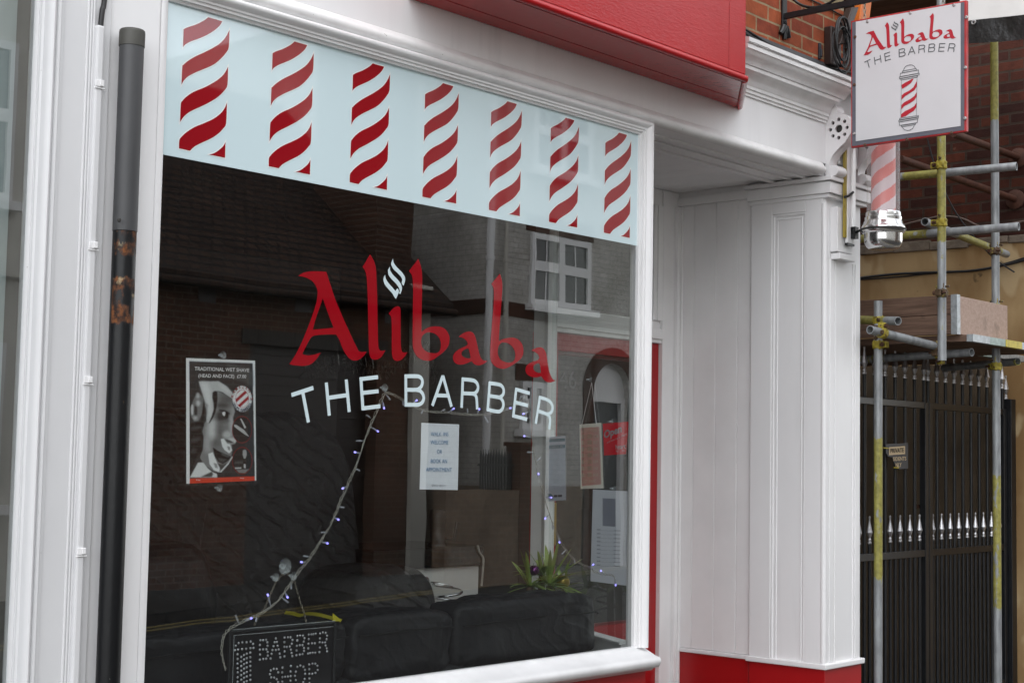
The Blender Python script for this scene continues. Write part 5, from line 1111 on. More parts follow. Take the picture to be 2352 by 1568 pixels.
P('black_badge', MB().poly(rpx([(190, 872), (214, 871), (214, 886), (190, 887)], zr_, .0012)).poly(rpx([(217, 871), (244, 870), (244, 885), (217, 886)], zr_, .0012)).poly(rpx([(126, 584), (134, 583), (134, 606), (126, 607)], zr_, .0012)), 'ink_dark', qn)
mb = MB(); rtxt(mb, 'CHECK IN', zr_, (164, 566), (250, 560), 16, .0016); P('white_lettering', mb, 'notice', qn)
# --- string of lights
LP = [(518, 1536), (512, 1514), (509, 1490), (513, 1462), (528, 1442), (558, 1426), (588, 1413), (615, 1398), (640, 1377), (660, 1349), (690, 1307), (715, 1276), (740, 1236), (755, 1213), (766, 1190), (780, 1155), (795, 1120), (812, 1082), (822, 1058), (836, 1015), (846, 988), (860, 955), (872, 926), (884, 903), (900, 905), (922, 916), (945, 927), (960, 937), (985, 944), (1005, 946), (1030, 947), (1060, 951), (1090, 952), (1115, 951), (1140, 945), (1165, 939), (1185, 930), (1199, 918), (1207, 911), (1214, 935), (1218, 965), (1222, 1000), (1225, 1030), (1232, 1065), (1238, 1095), (1245, 1122), (1253, 1152), (1262, 1180), (1270, 1203), (1280, 1226), (1290, 1247), (1305, 1270), (1330, 1292), (1355, 1302), (1366, 1312), (1388, 1318), (1402, 1319), (1411, 1323), (1413, 1338)]
def lpt(p, y=.030): return onY(p[0], p[1], y)
lp = spline([lpt(p) for p in LP], 4)
sl_ = thing('string_lights', 'string of small blue lights on clear wire looped across the window', 'lights', lpt((540, 1440)))
mb = MB()
for ph, rr in ((0, .0034), (2.1, .0034), (4.2, .0034)):
    pts = []
    for i, p in enumerate(lp):
        a = i*.9+ph; pts.append(p+Vector((.0042*math.cos(a), .003*math.sin(a*1.3), .0042*math.sin(a))))
    mb.tube(pts, [.0015 if i < 160 else .0009 for i in range(len(pts))], 6)
P('wire', mb, 'wire', sl_, smooth=60)
BU = [((549, 1432), (541, 1412), 0), ((562, 1424), (577, 1419), 1), ((590, 1413), (588, 1425), 0), ((622, 1392), (615, 1365), 1), ((646, 1370), (662, 1383), 0), ((654, 1358), (657, 1364), 1), ((668, 1335), (669, 1352), 0), ((703, 1291), (692, 1290), 1), ((712, 1278), (697, 1276), 0), ((735, 1243), (752, 1247), 1), ((752, 1222), (738, 1222), 0), ((766, 1187), (774, 1191), 1), ((776, 1163), (790, 1165), 0), ((797, 1117), (787, 1121), 1), ((815, 1075), (823, 1079), 0), ((829, 1041), (815, 1038), 1), ((836, 1012), (818, 1012), 0), ((848, 978), (868, 990), 1), ((852, 960), (842, 953), 0), ((878, 917), (882, 937), 1), ((886, 905), (896, 918), 0), ((925, 917), (926, 931), 0), ((946, 928), (957, 919), 1), ((972, 940), (968, 949), 0), ((1030, 947), (1042, 938), 1), ((1012, 944), (1022, 940), 0), ((1075, 951), (1073, 938), 0), ((1096, 951), (1101, 939), 1), ((1110, 951), (1121, 970), 0), ((1180, 932), (1172, 937), 1), ((1192, 922), (1196, 909), 0), ((1216, 945), (1202, 950), 1), ((1217, 958), (1201, 965), 0), ((1222, 1005), (1204, 1001), 1), ((1226, 1038), (1211, 1038), 0), ((1231, 1060), (1242, 1050), 0), ((1238, 1098), (1237, 1089), 1), ((1250, 1142), (1266, 1142), 1), ((1262, 1180), (1252, 1190), 1), ((1268, 1200), (1270, 1215), 0), ((1282, 1230), (1285, 1245), 1), ((1300, 1262), (1290, 1272), 0), ((1318, 1282), (1320, 1290), 0), ((1355, 1302), (1361, 1297), 1), ((1388, 1318), (1380, 1310), 1), ((1413, 1330), (1414, 1343), 1)]
for a, b, on_ in BU:
    p, q2 = lpt(a), lpt(b, .026); d = (q2-p).normalized(); L_ = max(.022, (q2-p).length)
    q2 = p+d*L_
    bo = P('bulb', MB().tube([p, p.lerp(q2, .35), p.lerp(q2, .36), q2], [.0016, .0016, .0034, .0034], 8), 'bulb', sl_, smooth=40)
    if on_: P('glowing_tip', MB().lathe(q2, d, [(.0034, -.004), (.0036, .0), (.0030, .003), (.0001, .0045)], 8), 'bulb_on', bo, smooth=60)
# --- dotted LED sign
LY = .055
ls = [onY(*t, LY) for t in ((527, 1447), (768, 1426))]
la, lb = ls; ldz = .345; lu = (lb-la); lu.z = 0
lu_n = lu.normalized(); lsl = (lb.z-la.z)
led = thing('dotted_sign', 'black hanging sign with silver dots spelling BARBER SHOP', 'sign', (la.x, LY, la.z-ldz))
body = MB(); body.add([(la.x, LY, la.z), (lb.x, LY, lb.z), (lb.x, LY, lb.z-ldz), (la.x, LY, la.z-ldz), (la.x, LY+.035, la.z), (lb.x, LY+.035, lb.z), (lb.x, LY+.035, lb.z-ldz), (la.x, LY+.035, la.z-ldz)], [(0, 1, 2, 3), (7, 6, 5, 4), (0, 4, 5, 1), (1, 5, 6, 2), (2, 6, 7, 3), (3, 7, 4, 0)])
P('box', body, 'black_card', led, bevel=.003)
mb = MB(); s_ = Vector((.006, 0, 0)); fr = .010
for p0_, p1_ in ((la, lb), (la, la-Z*ldz), (lb, lb-Z*ldz)):
    mb.tube([p0_+Vector((0, -.004, -.004)), p1_+Vector((0, -.004, -.004))], .0055, 8)
P('edge_rim', mb, 'black_metal', led, smooth=60)
mb = MB(); i0, i1 = la+Vector((.018, -.0035, -.018)), lb+Vector((-.008, -.0035, -.018))
mb.tube([i0, i1], .0014, 5).tube([i0, i0-Z*.3], .0012, 5).tube([la+Vector((.004, -.010, .003)), lb+Vector((-.004, -.010, .003))], .0016, 5); P('film_edge', mb, 'cup', led)
zd = (.33860, 850, 2200)
DOT = [(565,1058),(597,1058),(631,1055),(647,1085),(649,1125),(635,1167),(597,1167),(558,1170),(558,1115),(650,1197),(652,1240),(560,1228),(558,1288),(598,1280),(633,1277),(747,1038),(733,1083),(760,1080),(720,1130),(768,1125),(707,1175),(747,1175),(780,1168),(697,1220),(791,1217),(685,1275),(799,1260),(850,1027),(890,1024),(920,1024),(943,1057),(935,1100),(912,1133),(876,1138),(848,1137),(848,1082),(850,1190),(848,1250),(924,1170),(933,1210),(942,1247),(1002,1008),(1033,1003),(1068,1005),(1085,1035),(1076,1075),(1062,1117),(1030,1117),(995,1125),(1000,1062),(992,1180),(990,1235),(1030,1228),(1062,1223),(1080,1185),(1080,1150),(1135,992),(1167,990),(1190,988),(1217,982),(1135,1045),(1133,1100),(1175,1095),(1208,1095),(1130,1155),(1128,1215),(1153,1210),(1183,1207),(1213,1207),(1270,980),(1303,968),(1335,973),(1352,1005),(1346,1047),(1330,1085),(1298,1087),(1265,1083),(1268,1037),(1267,1145),(1262,1200),(1335,1122),(1348,1155),(1352,1190)]
DOT2 = [(757,1398),(722,1397),(687,1415),(678,1460),(692,1498),(727,1500),(757,1518),(773,1555),(775,1438),(740,1590),(700,1590),(680,1570),(825,1382),(822,1438),(825,1494),(823,1548),(823,1600),(925,1363),(920,1427),(922,1482),(920,1537),(920,1590),(857,1490),(890,1487),(1000,1373),(1036,1357),(1073,1372),(1090,1408),(1093,1455),(1087,1515),(1070,1555),(983,1430),(972,1478),(982,1530),(1000,1580),(1040,1590),(1141,1345),(1180,1336),(1213,1336),(1238,1360),(1241,1410),(1215,1445),(1177,1455),(1143,1455),(1142,1400),(1143,1510),(1143,1565)]
POL = [(273,1125),(307,1093),(352,1085),(401,1083),(448,1075),(478,1102),(264,1177),(300,1170),(348,1164),(396,1160),(447,1153),(483,1150)]+[(295, y) for y in (1225,1280,1335,1390,1438,1497,1550,1605)]+[(445, y) for y in (1205,1260,1310,1363,1417,1472,1527,1582)]+[(x, y+k*54) for k in range(7) for x, y in ((403,1218),(371,1233),(338,1255))]
for nm, D_ in (('dotted_lettering', DOT), ('dotted_lettering', DOT2), ('dotted_pole', POL)):
    mb = MB()
    for t in zp(D_, *zd):
        p = onY(*t, LY-.0035); mb.lathe(p, -Y, [(.0046, 0), (.0042, .002), (.0022, .0036), (.0001, .004)], 8)
    P(nm, mb, 'silver', led, smooth=60)
def chain(pts, lab):
    mb = MB(); k = 0
    P_ = [Vector(p) for p in pts]
    for a, b in zip(P_[:-1], P_[1:]):
        n = max(1, int((b-a).length/.0082)); d = (b-a).normalized(); s_ = d.cross(Y).normalized()
        for i in range(n):
            c = a.lerp(b, (i+.5)/n); w_ = s_*.0036 if k % 2 else (s_*.0016+Y*.0032); k += 1
            mb.tube([c+d*.0058*math.cos(t)+w_*math.sin(t) for t in np.linspace(0, 2*math.pi, 9)[:-1]], .0013, 5, closed=True)
    tag(mb.build('hanging_chain', M['chain'], smooth=60), lab, 'chain', 'chains of the dotted sign')
cy = .042
chain([onY(a, b, cy) for a, b in ((654, 1313), (645, 1322), (633, 1337), (622, 1362), (608, 1395), (594, 1415), (584, 1435))], 'left chain of the dotted sign, running down past the lights')
chain([onY(a, b, cy) for a, b in ((656, 1313), (668, 1323), (676, 1334), (682, 1355), (690, 1383), (698, 1405), (703, 1430))], 'right chain of the dotted sign, ending near its right corner')
mb = MB(); tp = [onY(a, b, .13) for a, b in ((655, 1405), (675, 1408), (690, 1412), (705, 1408), (730, 1410), (755, 1416), (770, 1421), (785, 1424))]
tp2 = spline(tp, 4); n = len(tp2)
for i, p in enumerate(tp2): mb.v += [(p.x, p.y-.004, p.z+.006), (p.x, p.y+.006, p.z-.007)]
mb.f += [(2*i, 2*i+1, 2*i+3, 2*i+2) for i in range(n-1)]
mb.poly([onY(a, b, .125) for a, b in ((764, 1407), (785, 1424), (764, 1426))])
tag(mb.build('yellow_tape', M['yellow_tape']), 'crumpled yellow tape with a pointed end lying behind the dotted sign', 'tape')
# ================================================================== FURNITURE INSIDE
def cushion(mb, x0, x1, y0, y1, z0, z1, e=.28, nu=40, nv=26, wr=.010, fr_=5.0, tilt=0, seed=0, axis='x'):
    cx, cy_, cz = (x0+x1)/2, (y0+y1)/2, (z0+z1)/2; a, b, c = (x1-x0)/2, (y1-y0)/2, (z1-z0)/2; base = len(mb.v)
    sp = lambda w_, m_: math.copysign(abs(w_)**m_, w_)
    for j in range(nv+1):
        v = -math.pi/2+math.pi*j/nv
        for i in range(nu):
            u = -math.pi+2*math.pi*i/nu
            x = a*sp(math.cos(v), e)*sp(math.cos(u), e); y = b*sp(math.cos(v), e)*sp(math.sin(u), e); z = c*sp(math.sin(v), e)
            n = mnoise.fractal(((x+cx)*fr_+seed, (y+cy_)*fr_, (z+cz)*fr_*1.3), .9, 2.1, 4)
            m_ = mnoise.ridged_multi_fractal(((x+cx)*fr_*.6+seed, (y+cy_)*fr_*.6, (z+cz)*fr_*.9), .9, 2.2, 3, .9, 1.8)
            d = Vector((x/a/a, y/b/b, z/c/c)); d = d.normalized() if d.length > 1e-6 else Z
            q2 = Vector((x, y, z))+d*(n*wr+(m_-1.2)*wr*.35)
            mb.v.append((cx+q2.x, cy_+q2.y+tilt*(q2.z+c), cz+q2.z))
    for j in range(nv):
        for i in range(nu):
            i2 = (i+1) % nu; mb.f.append((base+j*nu+i, base+j*nu+i2, base+(j+1)*nu+i2, base+(j+1)*nu+i))
    return mb
sy0, sy1 = .185, .42
sof = thing('leather_sofa', 'long black leather sofa with its back turned to the shop window', 'sofa', (-1.0, .6, .1))
xs = [onY(1378, 1400, sy0).x, onY(1052, 1420, sy0).x, onY(812, 1440, sy0).x, onY(420, 1470, sy0).x-.25]
tops = [onY(1378, 1362, .30).z, .945, .935]
for i in range(3):
    mb = MB(); cushion(mb, xs[i+1]+.004, xs[i]-.004, sy0-.005, sy1, .70, tops[i]+.030, e=.31, nu=130, nv=70, wr=.020, fr_=5.5, seed=i*9); P('back_cushion', mb, 'leather', sof, smooth=70)
    mb = MB(); mb.tube([(xs[i+1]+.03, sy0-.004, .895), ((xs[i]+xs[i+1])/2, sy0-.008, .90), (xs[i]-.03, sy0-.004, .897)], .0035, 6); P('piping', mb, 'stitch', sof)
mb = MB(); cushion(mb, xs[3], xs[0]-.012, sy0+.02, sy1, .12, .735, e=.12, nu=120, nv=30, wr=.006, fr_=3, seed=31); P('back_panel', mb, 'leather', sof, smooth=70)
mb = MB(); cushion(mb, xs[3], xs[0]-.35, sy1-.02, 1.02, .14, .50, e=.2, nu=90, nv=30, wr=.010, fr_=4, seed=12); P('seat', mb, 'leather', sof, smooth=70)
rc = thing('leather_recliner', 'tall black leather recliner with a deep creased back inside the shop', 'recliner', (-.9, 1.7, .1))
def creased(x0, x1, y0, y1, z0, z1, xm, seed):
    mb = MB(); cushion(mb, x0, x1, y0, y1, z0, z1, e=.34, nu=110, nv=70, wr=.030, fr_=3.4, tilt=.22, seed=seed)
    out = []
    for x, y, z in mb.v:
        t = abs(x-(xm+.10*math.sin(z*5))); y += .10*math.exp(-(t/.04)**2)+.026*math.sin((x-xm)*40+z*(24 if x > xm else -24))*math.exp(-(t/.26)**2)+.012*math.sin(z*46+x*19)*math.exp(-(t/.45)**2)
        out.append((x, y, z))
    mb.v = out; return mb
P('back', creased(-1.66, -.16, 1.42, 1.76, .45, 1.80, -1.06, 3), 'leather2', rc, smooth=75)
mb = MB(); cushion(mb, -1.45, -.2, 1.0, 1.45, .30, .80, e=.4, nu=80, nv=40, wr=.02, fr_=3, seed=44); P('seat', mb, 'leather2', rc, smooth=70)
mb = MB(); cushion(mb, -.72, -.12, 1.00, 1.60, .3, 1.06, e=.5, nu=70, nv=44, wr=.02, fr_=3, seed=47); P('arm', mb, 'leather2', rc, smooth=70)
ac = thing('leather_armchair', 'black leather armchair with a puffy arm behind the face poster', 'armchair', (-2.0, 1.1, .1))
mb = MB(); cushion(mb, -2.35, -1.60, .85, 1.45, .35, 1.24, e=.5, nu=90, nv=56, wr=.030, fr_=4.2, seed=61, tilt=-.05); P('arm', mb, 'leather', ac, smooth=70)
mb = MB(); cushion(mb, -2.65, -1.75, 1.4, 1.75, .4, 1.50, e=.4, nu=70, nv=44, wr=.02, fr_=3.5, seed=64); P('back', mb, 'leather2', ac, smooth=70)
# counter
KY = 1.45
kx0, kx1 = onY(925, 1260, KY).x, onY(1112, 1255, KY).x; kz = onY(1112, 1252, KY).z; kb = onY(1112, 1297, KY).z
ct = thing('shop_counter', 'white counter with a thick black stone top at the back of the shop', 'counter', ((kx0+kx1)/2, KY+.25, .1))
P('worktop', MB().box(kx0-.2, min(kx1, 1.695), KY, KY+.55, kb, kz), 'worktop', ct, bevel=.006)
P('cabinet', MB().box(kx0-.18, onY(1098, 1380, KY+.03).x, KY+.03, KY+.54, .10, kb-.002), 'drawer', ct, bevel=.003)
c_ = onY(1005, 1215, KY+.15); bk_ = MB().lathe((c_.x, KY+.15, kz), Z, [(.055, 0), (.055, .01), (.04, .02), (.045, .10), (.05, .16), (.045, .19), (.02, .20), (.0001, .20)], 16)
bk_.tube([(c_.x+.05, KY+.15, kz+.04), (c_.x+.12, KY+.14, kz+.03), (c_.x+.14, KY+.14, kz+.12)], .012, 8)
tag(bk_.build('clipper_stand', M['black_metal'], smooth=60), 'small black ribbed object standing on the black counter', 'stand')
mb = MB(); sp0 = onY(992, 1338, KY-.02); pts = [Vector((sp0.x, KY+.03, sp0.z))]
pts.append(Vector((sp0.x+.01, KY-.05, sp0.z))); pts.append(Vector((sp0.x+.08, KY-.09, sp0.z-.02)))
r0 = onY(1028, 1350, KY-.1)
for i in range(40):
    a = math.pi*.9-i/40*2*math.pi*2.6; pts.append(Vector((r0.x+.075*math.cos(a), KY-.10+.075*math.sin(a), r0.z+.02-i*.0042)))
tag(mb.tube(spline(pts, 2), .0065, 8).lathe((sp0.x, KY+.03, sp0.z), -Y, [(.03, 0), (.03, .006), (.0001, .008)], 14).build('dryer_holder', M['chrome'], smooth=60), 'chrome spiral hair dryer holder fixed to the white counter', 'holder')
tag(MB().tube(spline([onY(a, b, KY-.01) for a, b in ((1097, 1252), (1102, 1268), (1110, 1282), (1109, 1310), (1106, 1345))], 4), .006, 6).build('appliance_cable', M['cream_dark'], smooth=60), 'pale cable hanging over the end of the black counter', 'cable')
wy = 3.4
ws = thing('warning_notice', 'yellow and white warning notices on the dark wall behind the recliner', 'notice', onY(702, 1045, 1.95))
wp = lambda u0, v0, u1, v1: [onY(a, b, 1.95) for a, b in ((u0, v0), (u1, v0), (u1, v1), (u0, v1))]
wc = [(685, 987, 702, 1020, 'yellow_old'), (703, 986, 719, 1006, 'cream_card'), (703, 1007, 719, 1020, 'pink_card'), (685, 1021, 701, 1044, 'cream_card'), (702, 1021, 721, 1045, 'tan_plate')]
for u0, v0, u1, v1, m_ in wc: P('notice_panel', MB().poly(wp(u0, v0, u1, v1), (), (0, .003, 0)), m_, ws)
tr_ = onY(693, 1005, 1.945); P('warning_triangle', MB().poly([(tr_.x-.03, 1.945, tr_.z-.02), (tr_.x+.03, 1.945, tr_.z-.02), (tr_.x, 1.945, tr_.z+.035)], [[(tr_.x-.018, 1.945, tr_.z-.013), (tr_.x+.018, 1.945, tr_.z-.013), (tr_.x, 1.945, tr_.z+.02)]]), 'hole', ws)
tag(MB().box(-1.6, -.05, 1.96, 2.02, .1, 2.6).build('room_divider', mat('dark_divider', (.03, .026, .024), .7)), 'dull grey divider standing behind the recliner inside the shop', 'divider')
mb = MB(); rnd = random.Random(5)
tpts = spline([onY(a, b, .5) for a, b in ((700, 850), (770, 838), (830, 842), (885, 850), (930, 822), (968, 800), (985, 830), (1005, 868))], 14)
for p in tpts:
    for k in range(9):
        d = Vector((rnd.gauss(0, 1), rnd.gauss(0, 1), rnd.gauss(0, 1))).normalized()*.045; s_ = d.cross(Z).normalized()*.0016; mb.v += [tuple(p-s_), tuple(p+s_), tuple(p+d+s_), tuple(p+d-s_)]; n = len(mb.v); mb.f.append((n-4, n-3, n-2, n-1))
tag(mb.build('tinsel_garland', M['tinsel'], fixn=False), 'dark tinsel garland strung inside the window behind the red lettering', 'tinsel')
# plant
pyy_ = .62
pb_ = onY(1237, 1390, pyy_); plt = thing('yucca_plant', 'green yucca with spiky leaves standing at the end of the sofa', 'plant', (pb_.x, pyy_, .10))
P('pot', MB().lathe((pb_.x, pyy_, .10), Z, [(.0001, 0), (.10, 0), (.13, .24), (.135, .25), (.12, .25), (.115, .23), (.0001, .22)], 20), 'terracotta', plt, smooth=40)
heads = [(onY(1216, 1347, pyy_), .9), (onY(1262, 1345, pyy_-.03), 1.0), (onY(1245, 1320, pyy_+.06), .75), (onY(1292, 1352, pyy_+.02), .7)]
for hd, sc3 in heads[:3]:
    P('stem', MB().tube(spline([(pb_.x+(hd.x-pb_.x)*.3, pyy_, .32), (pb_.x+(hd.x-pb_.x)*.8, hd.y, .62), hd], 4), .017, 10), 'stem', plt, smooth=60)
rnd = random.Random(11)
for hd, sc3 in heads:
    mb = MB()
    for k in range(17):
        az_ = k*2.399+rnd.uniform(-.3, .3); el_ = R(rnd.choice([75, 60, 45, 30, 15, 5, -10])); L_ = sc3*rnd.uniform(.16, .25); w_ = .0125*rnd.uniform(.8, 1.2)
        d0 = Vector((math.cos(az_)*math.cos(el_), math.sin(az_)*math.cos(el_), math.sin(el_))); s_ = d0.cross(Z).normalized() if abs(d0.z) < .98 else X; o = len(mb.v); n = 7
        for i in range(n+1):
            t = i/n; c = hd+d0*L_*t+Vector((0, 0, -.045*t*t*math.cos(el_))); ww = w_*(.55+1.6*t)*(1-t)**.8*1.25
            up_ = s_.cross(d0).normalized()*ww*.35
            mb.v += [tuple(c-s_*ww+up_), tuple(c), tuple(c+s_*ww+up_)]
        for i in range(n): a = o+3*i; mb.f += [(a, a+1, a+4, a+3), (a+1, a+2, a+5, a+4)]
    P('leaf_rosette', mb, 'leaf', plt, smooth=70, fixn=False)
def bauble(px, py, y, r, m_, lab):
    c = onY(px, py, y); o = thing('bauble', lab, 'bauble', c-Z*r, 'baubles on the yucca')
    P('ball', MB().lathe(c-Z*r, Z, [(max(.0001, r*math.sin(t)), r-r*math.cos(t)) for t in np.linspace(0, math.pi, 16)], 22), m_, o, smooth=80)
    P('cap', MB().lathe(c+Z*r*.94, Z, [(r*.26, 0), (r*.26, .012), (.0001, .013)], 12), 'silver', o)
bauble(1227, 1309, pyy_-.02, .025, 'purple', 'purple bauble hanging high among the yucca leaves'); bauble(1293, 1336, pyy_-.06, .034, 'gold', 'gold bauble on the right side of the yucca'); bauble(1212, 1384, pyy_-.03, .034, 'gold', 'gold bauble low on the left of the yucca, touching the sofa')
# ================================================================== ACROSS THE STREET (seen in the glass): point of a picture line mirrored in the window plane
def mir(px, py, D=10.5): p = onY(px, py, D); return Vector((p.x, -p.y, p.z))
D = 10.5
bh = thing('brick_house', 'low brown brick house with a long tiled roof, mirrored in the shop window', 'house', (6.6, -D, 0))
hx0, hx1 = 4.3, mir(984, 520).x; ez = mir(842, 637).z-.28
wl = mir(690, 790); ox0, ox1 = mir(575, 800).x, mir(868, 800).x; oz = mir(700, 795).z
mb = MB().box(hx0, ox0, -D-.3, -D, -.2, ez).box(ox1, hx1, -D-.3, -D, -.2, ez).box(ox0, ox1, -D-.3, -D, oz, ez).box(hx0, hx1, -D-7, -D-6.8, -.2, ez)
P('wall', mb, 'brick_b', bh)
mb = MB(); mb.poly([(hx1, -D-.301, 0), (hx1, -D-6.8, 0), (hx1, -D-6.8, ez), (hx1, -D-3.5, ez+3.1), (hx1, -D-.301, ez)], (), (-.25, 0, 0)).poly([(hx0+.25, -D-.301, 0), (hx0+.25, -D-6.8, 0), (hx0+.25, -D-6.8, ez), (hx0+.25, -D-3.5, ez+3.1), (hx0+.25, -D-.301, ez)], (), (-.25, 0, 0))
P('gable', mb, 'brick_b', bh)
P('gable', MB().box(mir(900, 520).x, hx1, -D-1.6, -D-.3005, ez+.2, 8.8), 'brick_g', bh)
rf = MB(); rf.poly([(hx0-.1, -D+.30, ez-.08), (hx1+.22, -D+.30, ez-.08), (hx1+.22, -D-3.5, ez+3.25), (hx0-.1, -D-3.5, ez+3.25)], (), (0, .0, .10)).poly([(hx0-.1, -D-3.5, ez+3.25), (hx1+.22, -D-3.5, ez+3.25), (hx1+.22, -D-7.3, ez-.08), (hx0-.1, -D-7.3, ez-.08)], (), (0, 0, .10))
P('roof', rf, 'tile', bh)
P('gutter', MB().tube([(hx0-.1, -D+.35, ez-.10), (hx1+.2, -D+.35, ez-.10)], .05, 10), 'tile', bh)
P('lintel', MB().box(ox0-.15, ox1+.15, -D-.05, -D+.03, oz-.02, oz+.16), 'paving_dark', bh)
mb = MB()
for i in range(24): mb.box(ox0, ox1, -D-.24, -D-.21+.012*(i % 2), -.1+i*(oz+.1)/24, -.1+(i+1)*(oz+.1)/24-.004)
P('shutter_door', mb, 'brown_plastic', bh)
for a, b in ((476, 668), (697, 694), (898, 722)):
    p = mir(a, b); P('air_brick', MB().box(p.x-.13, p.x+.13, -D-.02, -D+.006, p.z-.13, p.z+.13), 'brown_plastic', bh)
p0, p1 = mir(936, 900), mir(975, 900); pt = mir(975, 668).z
tag(MB().box(p0.x, p1.x-.02, -D+.01, -D+.10, -.1, pt).box(p0.x-.02, p1.x+.0, -D+.008, -D+.13, pt+.001, pt+.06).build('rendered_pier', M['cream'], bevel=.01), 'pale rendered pier at the end of the brown brick house, mirrored in the window', 'pier')
wh = thing('white_house', 'white painted brick corner house with a brown band, mirrored in the shop window', 'house', (14, -D, 0))
wx = mir(1117, 520).x
bz0, bz1 = mir(1300, 722+6).z, mir(1300, 722-30).z
bz1, bz0 = mir(1125, 688).z, mir(1125, 722).z+.0
dpx0, dpx1 = mir(1362, 900).x, mir(1447, 900).x; dzt = mir(1405, 835).z
# front wall with a real door arch opening
ar = [(dpx0, -.1), (dpx0, dzt-.45)]+[((dpx0+dpx1)/2-(dpx1-dpx0)/2*math.cos(t), dzt-.45+.45*math.sin(t)) for t in np.linspace(.15, math.pi-.15, 12)]+[(dpx1, dzt-.45), (dpx1, -.1)]
out_ = [(wx, -.2), (dpx0, -.2)]+ar[1:-1]+[(dpx1, -.2), (19, -.2), (19, 8.6), (wx, 8.6)]
P('front_wall', MB().poly([(a, -D, b) for a, b in out_], (), (0, -.28, 0)), 'brick_w', wh)
P('side_wall', MB().box(wx, wx+.28, -D-9, -D-.2805, -.2, 8.6), 'brick_ws', wh)
P('brick_band', MB().box(wx-.015, 19, -D-.05, -D+.015, bz0, bz1).box(wx-.015, wx+.05, -D-9, -D-.0505, bz0, bz1), 'brick_band', wh)
P('plinth', MB().box(wx-.02, dpx0-.2, -D-.04, -D+.02, -.2, 1.18).box(wx-.02, wx+.04, -D-9, -D-.041, -.2, 1.18).box(dpx1+.2, 19, -D-.04, -D+.02, -.2, 1.18), 'brick_pb', wh)
archo = [((dpx0+dpx1)/2-((dpx1-dpx0)/2+.24)*math.cos(t), dzt-.45+.70*math.sin(t)) for t in np.linspace(0, math.pi, 20)]
archi = [((dpx0+dpx1)/2-((dpx1-dpx0)/2)*math.cos(t), dzt-.45+.46*math.sin(t)) for t in np.linspace(math.pi, 0, 20)]
P('door_arch', MB().poly([(a, -D+.02, b) for a, b in [(dpx0-.24, -.1)]+archo+[(dpx1+.24, -.1), (dpx1, -.1)]+archi+[(dpx0, -.1)]], (), (0, -.06, 0)), 'brick_band', wh)
dft = mir(1405, 912).z
hd_ = P('house_door', MB().box(dpx0+.09, dpx1-.09, -D-.22, -D-.18, -.05, dft-.08), 'slate', wh)
P('door_frame', MB().box(dpx0, dpx0+.088, -D-.20, -D-.10, -.1, dft).box(dpx1-.088, dpx1, -D-.20, -D-.10, -.1, dft).box(dpx0+.089, dpx1-.089, -D-.20, -D-.10, dft-.08, dft), 'upvc', wh)
P('fanlight', MB().box(dpx0, dpx1, -D-.15, -D-.12, dft+.001, dzt), 'upvc', wh)
def swin(x0, x1, z0, z1, y, par, kind='x', sill=True):
    f = MB(); f.box(x0, x1, y, y+.05, z0, z0+.09).box(x0, x1, y, y+.05, z1-.09, z1).box(x0, x0+.09, y, y+.05, z0+.0905, z1-.0905).box(x1-.09, x1, y, y+.05, z0+.0905, z1-.0905)
    xm, zm = (x0+x1)/2, z0+(z1-z0)*.54; f.box(xm-.07, xm+.07, y, y+.05, z0+.0905, z1-.0905).box(x0+.0905, xm-.071, y, y+.05, zm-.07, zm+.07).box(xm+.071, x1-.0905, y, y+.05, zm-.07, zm+.07)
    w_ = P('window', f, 'upvc', par); P('pane', MB().box(x0+.06, x1-.06, y-.012, y+.012, z0+.06, z1-.06), 'dark_pane', w_)
    b = MB(); b.box((xm+x1)/2-.012, (xm+x1)/2+.012, y+.013, y+.022, z0+.09, z1-.09).box((xm+x0)/2-.012, (xm+x0)/2+.012, y+.013, y+.022, z0+.09, z1-.09); P('glazing_bar', b, 'upvc', w_)
    if sill: P('window_sill', MB().box(x0-.10, x1+.10, y, y+.16, z0-.10, z0-.002), 'upvc', w_)
    return w_
a, b = mir(1216, 698), mir(1352, 590)
swin(a.x, b.x, a.z, mir(1216, 533).z, -D+.005, wh)
P('lintel', MB().box(a.x-.1, b.x+.1, -D-.03, -D+.02, mir(1216, 533).z+.02, mir(1216, 533).z+.27), 'brick_band', wh)
a2 = mir(1216, 386); swin(a.x, b.x, a2.z, a2.z+1.15, -D+.005, wh)
a, b = mir(1192, 985), mir(1247, 880); swin(a.x, b.x, a.z, b.z, -D+.005, wh); P('lintel', MB().box(a.x-.1, b.x+.1, -D-.03, -D+.02, b.z+.02, b.z+.26), 'brick_band', wh)
for px_p, m_, r_ in ((1110, 'upvc', .055), (1148, 'cream', .035)):
    x_ = mir(px_p, 800).x; mb = MB().tube([(x_, -D+.10, .5), (x_, -D+.10, 8.6)], r_, 12)
    for z_ in (1.2, 2.6, 4.4, 6.2): mb.lathe((x_, -D+.10, z_), Z, [(r_, 0), (r_+.015, .005), (r_+.015, .06), (r_, .065)], 12)
    P('downpipe', mb, m_, wh, smooth=50)
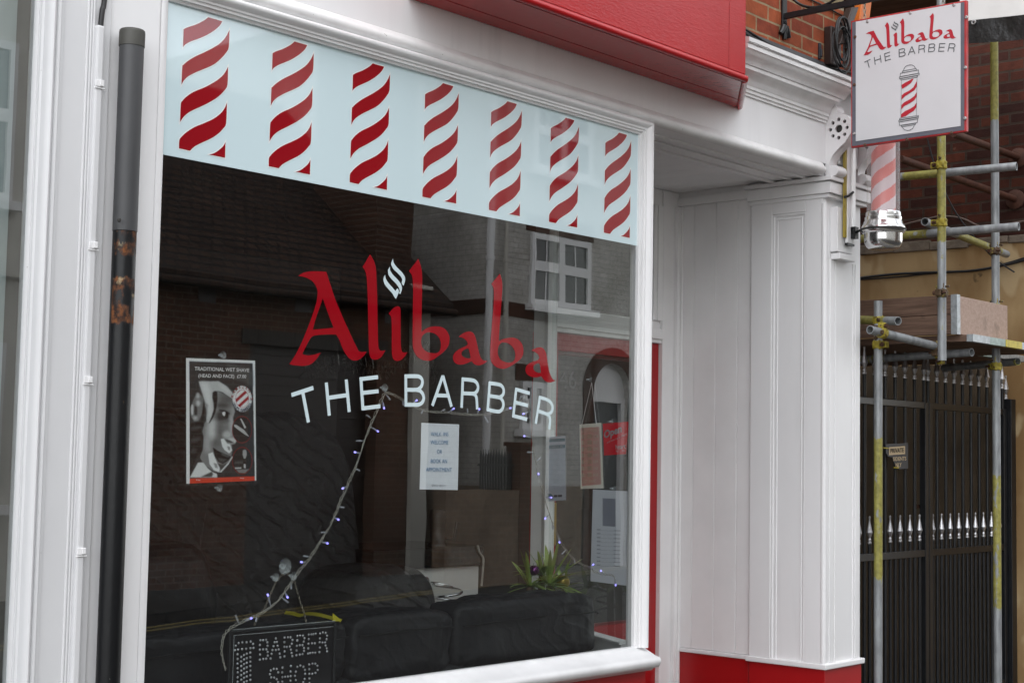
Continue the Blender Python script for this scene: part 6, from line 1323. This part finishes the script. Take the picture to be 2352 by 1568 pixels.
P('roof', MB().poly([(wx-.3, -D+.35, 8.55), (19.3, -D+.35, 8.55), (19.3, -D-4.6, 9.9), (wx-.3, -D-4.6, 9.9)], (), (0, 0, .12)), 'tile', wh)
P('rear_wall', MB().box(wx+.29, 19, -D-9.2, -D-8.9, 0, 8.6).box(18.7, 19, -D-8.8, -D-.29, 0, 8.6), 'brick_w', wh)
RY = -D+1.05
rl0, rl1 = mir(1012, 1060, -RY).x, mir(1180, 1060, -RY).x; rlb = mir(1104, 1060, -RY).x
rw_ = thing('garden_wall', 'low brown brick wall with a pier in front of the white house, mirrored in the window', 'wall', ((rl0+rl1)/2, RY, 0))
P('low_wall', MB().box(rl0, rl1, RY-.11, RY+.11, -.1, 1.16), 'brick_pb', rw_); P('pier', MB().box(rl1+.001, rl1+.22, RY-.12, RY+.12, -.1, 1.74), 'brick_b', rw_); P('coping', MB().box(rl1-.03, rl1+.25, RY-.15, RY+.15, 1.741, 1.80), 'brick_b', rw_)
rg = thing('iron_railing', 'black spiked iron railing on the low wall across the street, mirrored in the window', 'railing', ((rl0+rl1)/2, RY, 1.16))
mb = MB(); mb.box(rlb-.05, rl1, RY-.015, RY+.015, 1.47, 1.50); P('rail', mb, 'black_metal', rg)
for i in range(12):
    x_ = rlb+i*(rl1-rlb)/12; P('bar', MB().tube([(x_, RY, 1.161), (x_, RY, 1.60), (x_, RY, 1.70)], [.017, .017, .003], 6), 'black_metal', rg)
ch = thing('cream_house', 'cream rendered house opposite, faintly mirrored in the left shop window', 'house', (-2, -D, 0))
P('wall', MB().box(-9, 4.2, -D-6, -D, -.2, 7.6), 'cream', ch)
P('cornice', MB().box(-9, 4.2, -D+.001, -D+.2, 7.2, 7.45).box(-9, 4.2, -D+.001, -D+.10, 3.4, 3.6), 'cream', ch)
for x0 in (-6.6, -3.8, -1.0, 1.75):
    for z0 in (1.0, 4.2): swin(x0, x0+1.15, z0, z0+1.7, -D+.01, ch)
P('roof', MB().poly([(-9.2, -D+.3, 7.6), (4.3, -D+.3, 7.6), (4.3, -D-3.2, 9.8), (-9.2, -D-3.2, 9.8)], (), (0, 0, .12)), 'tile', ch)
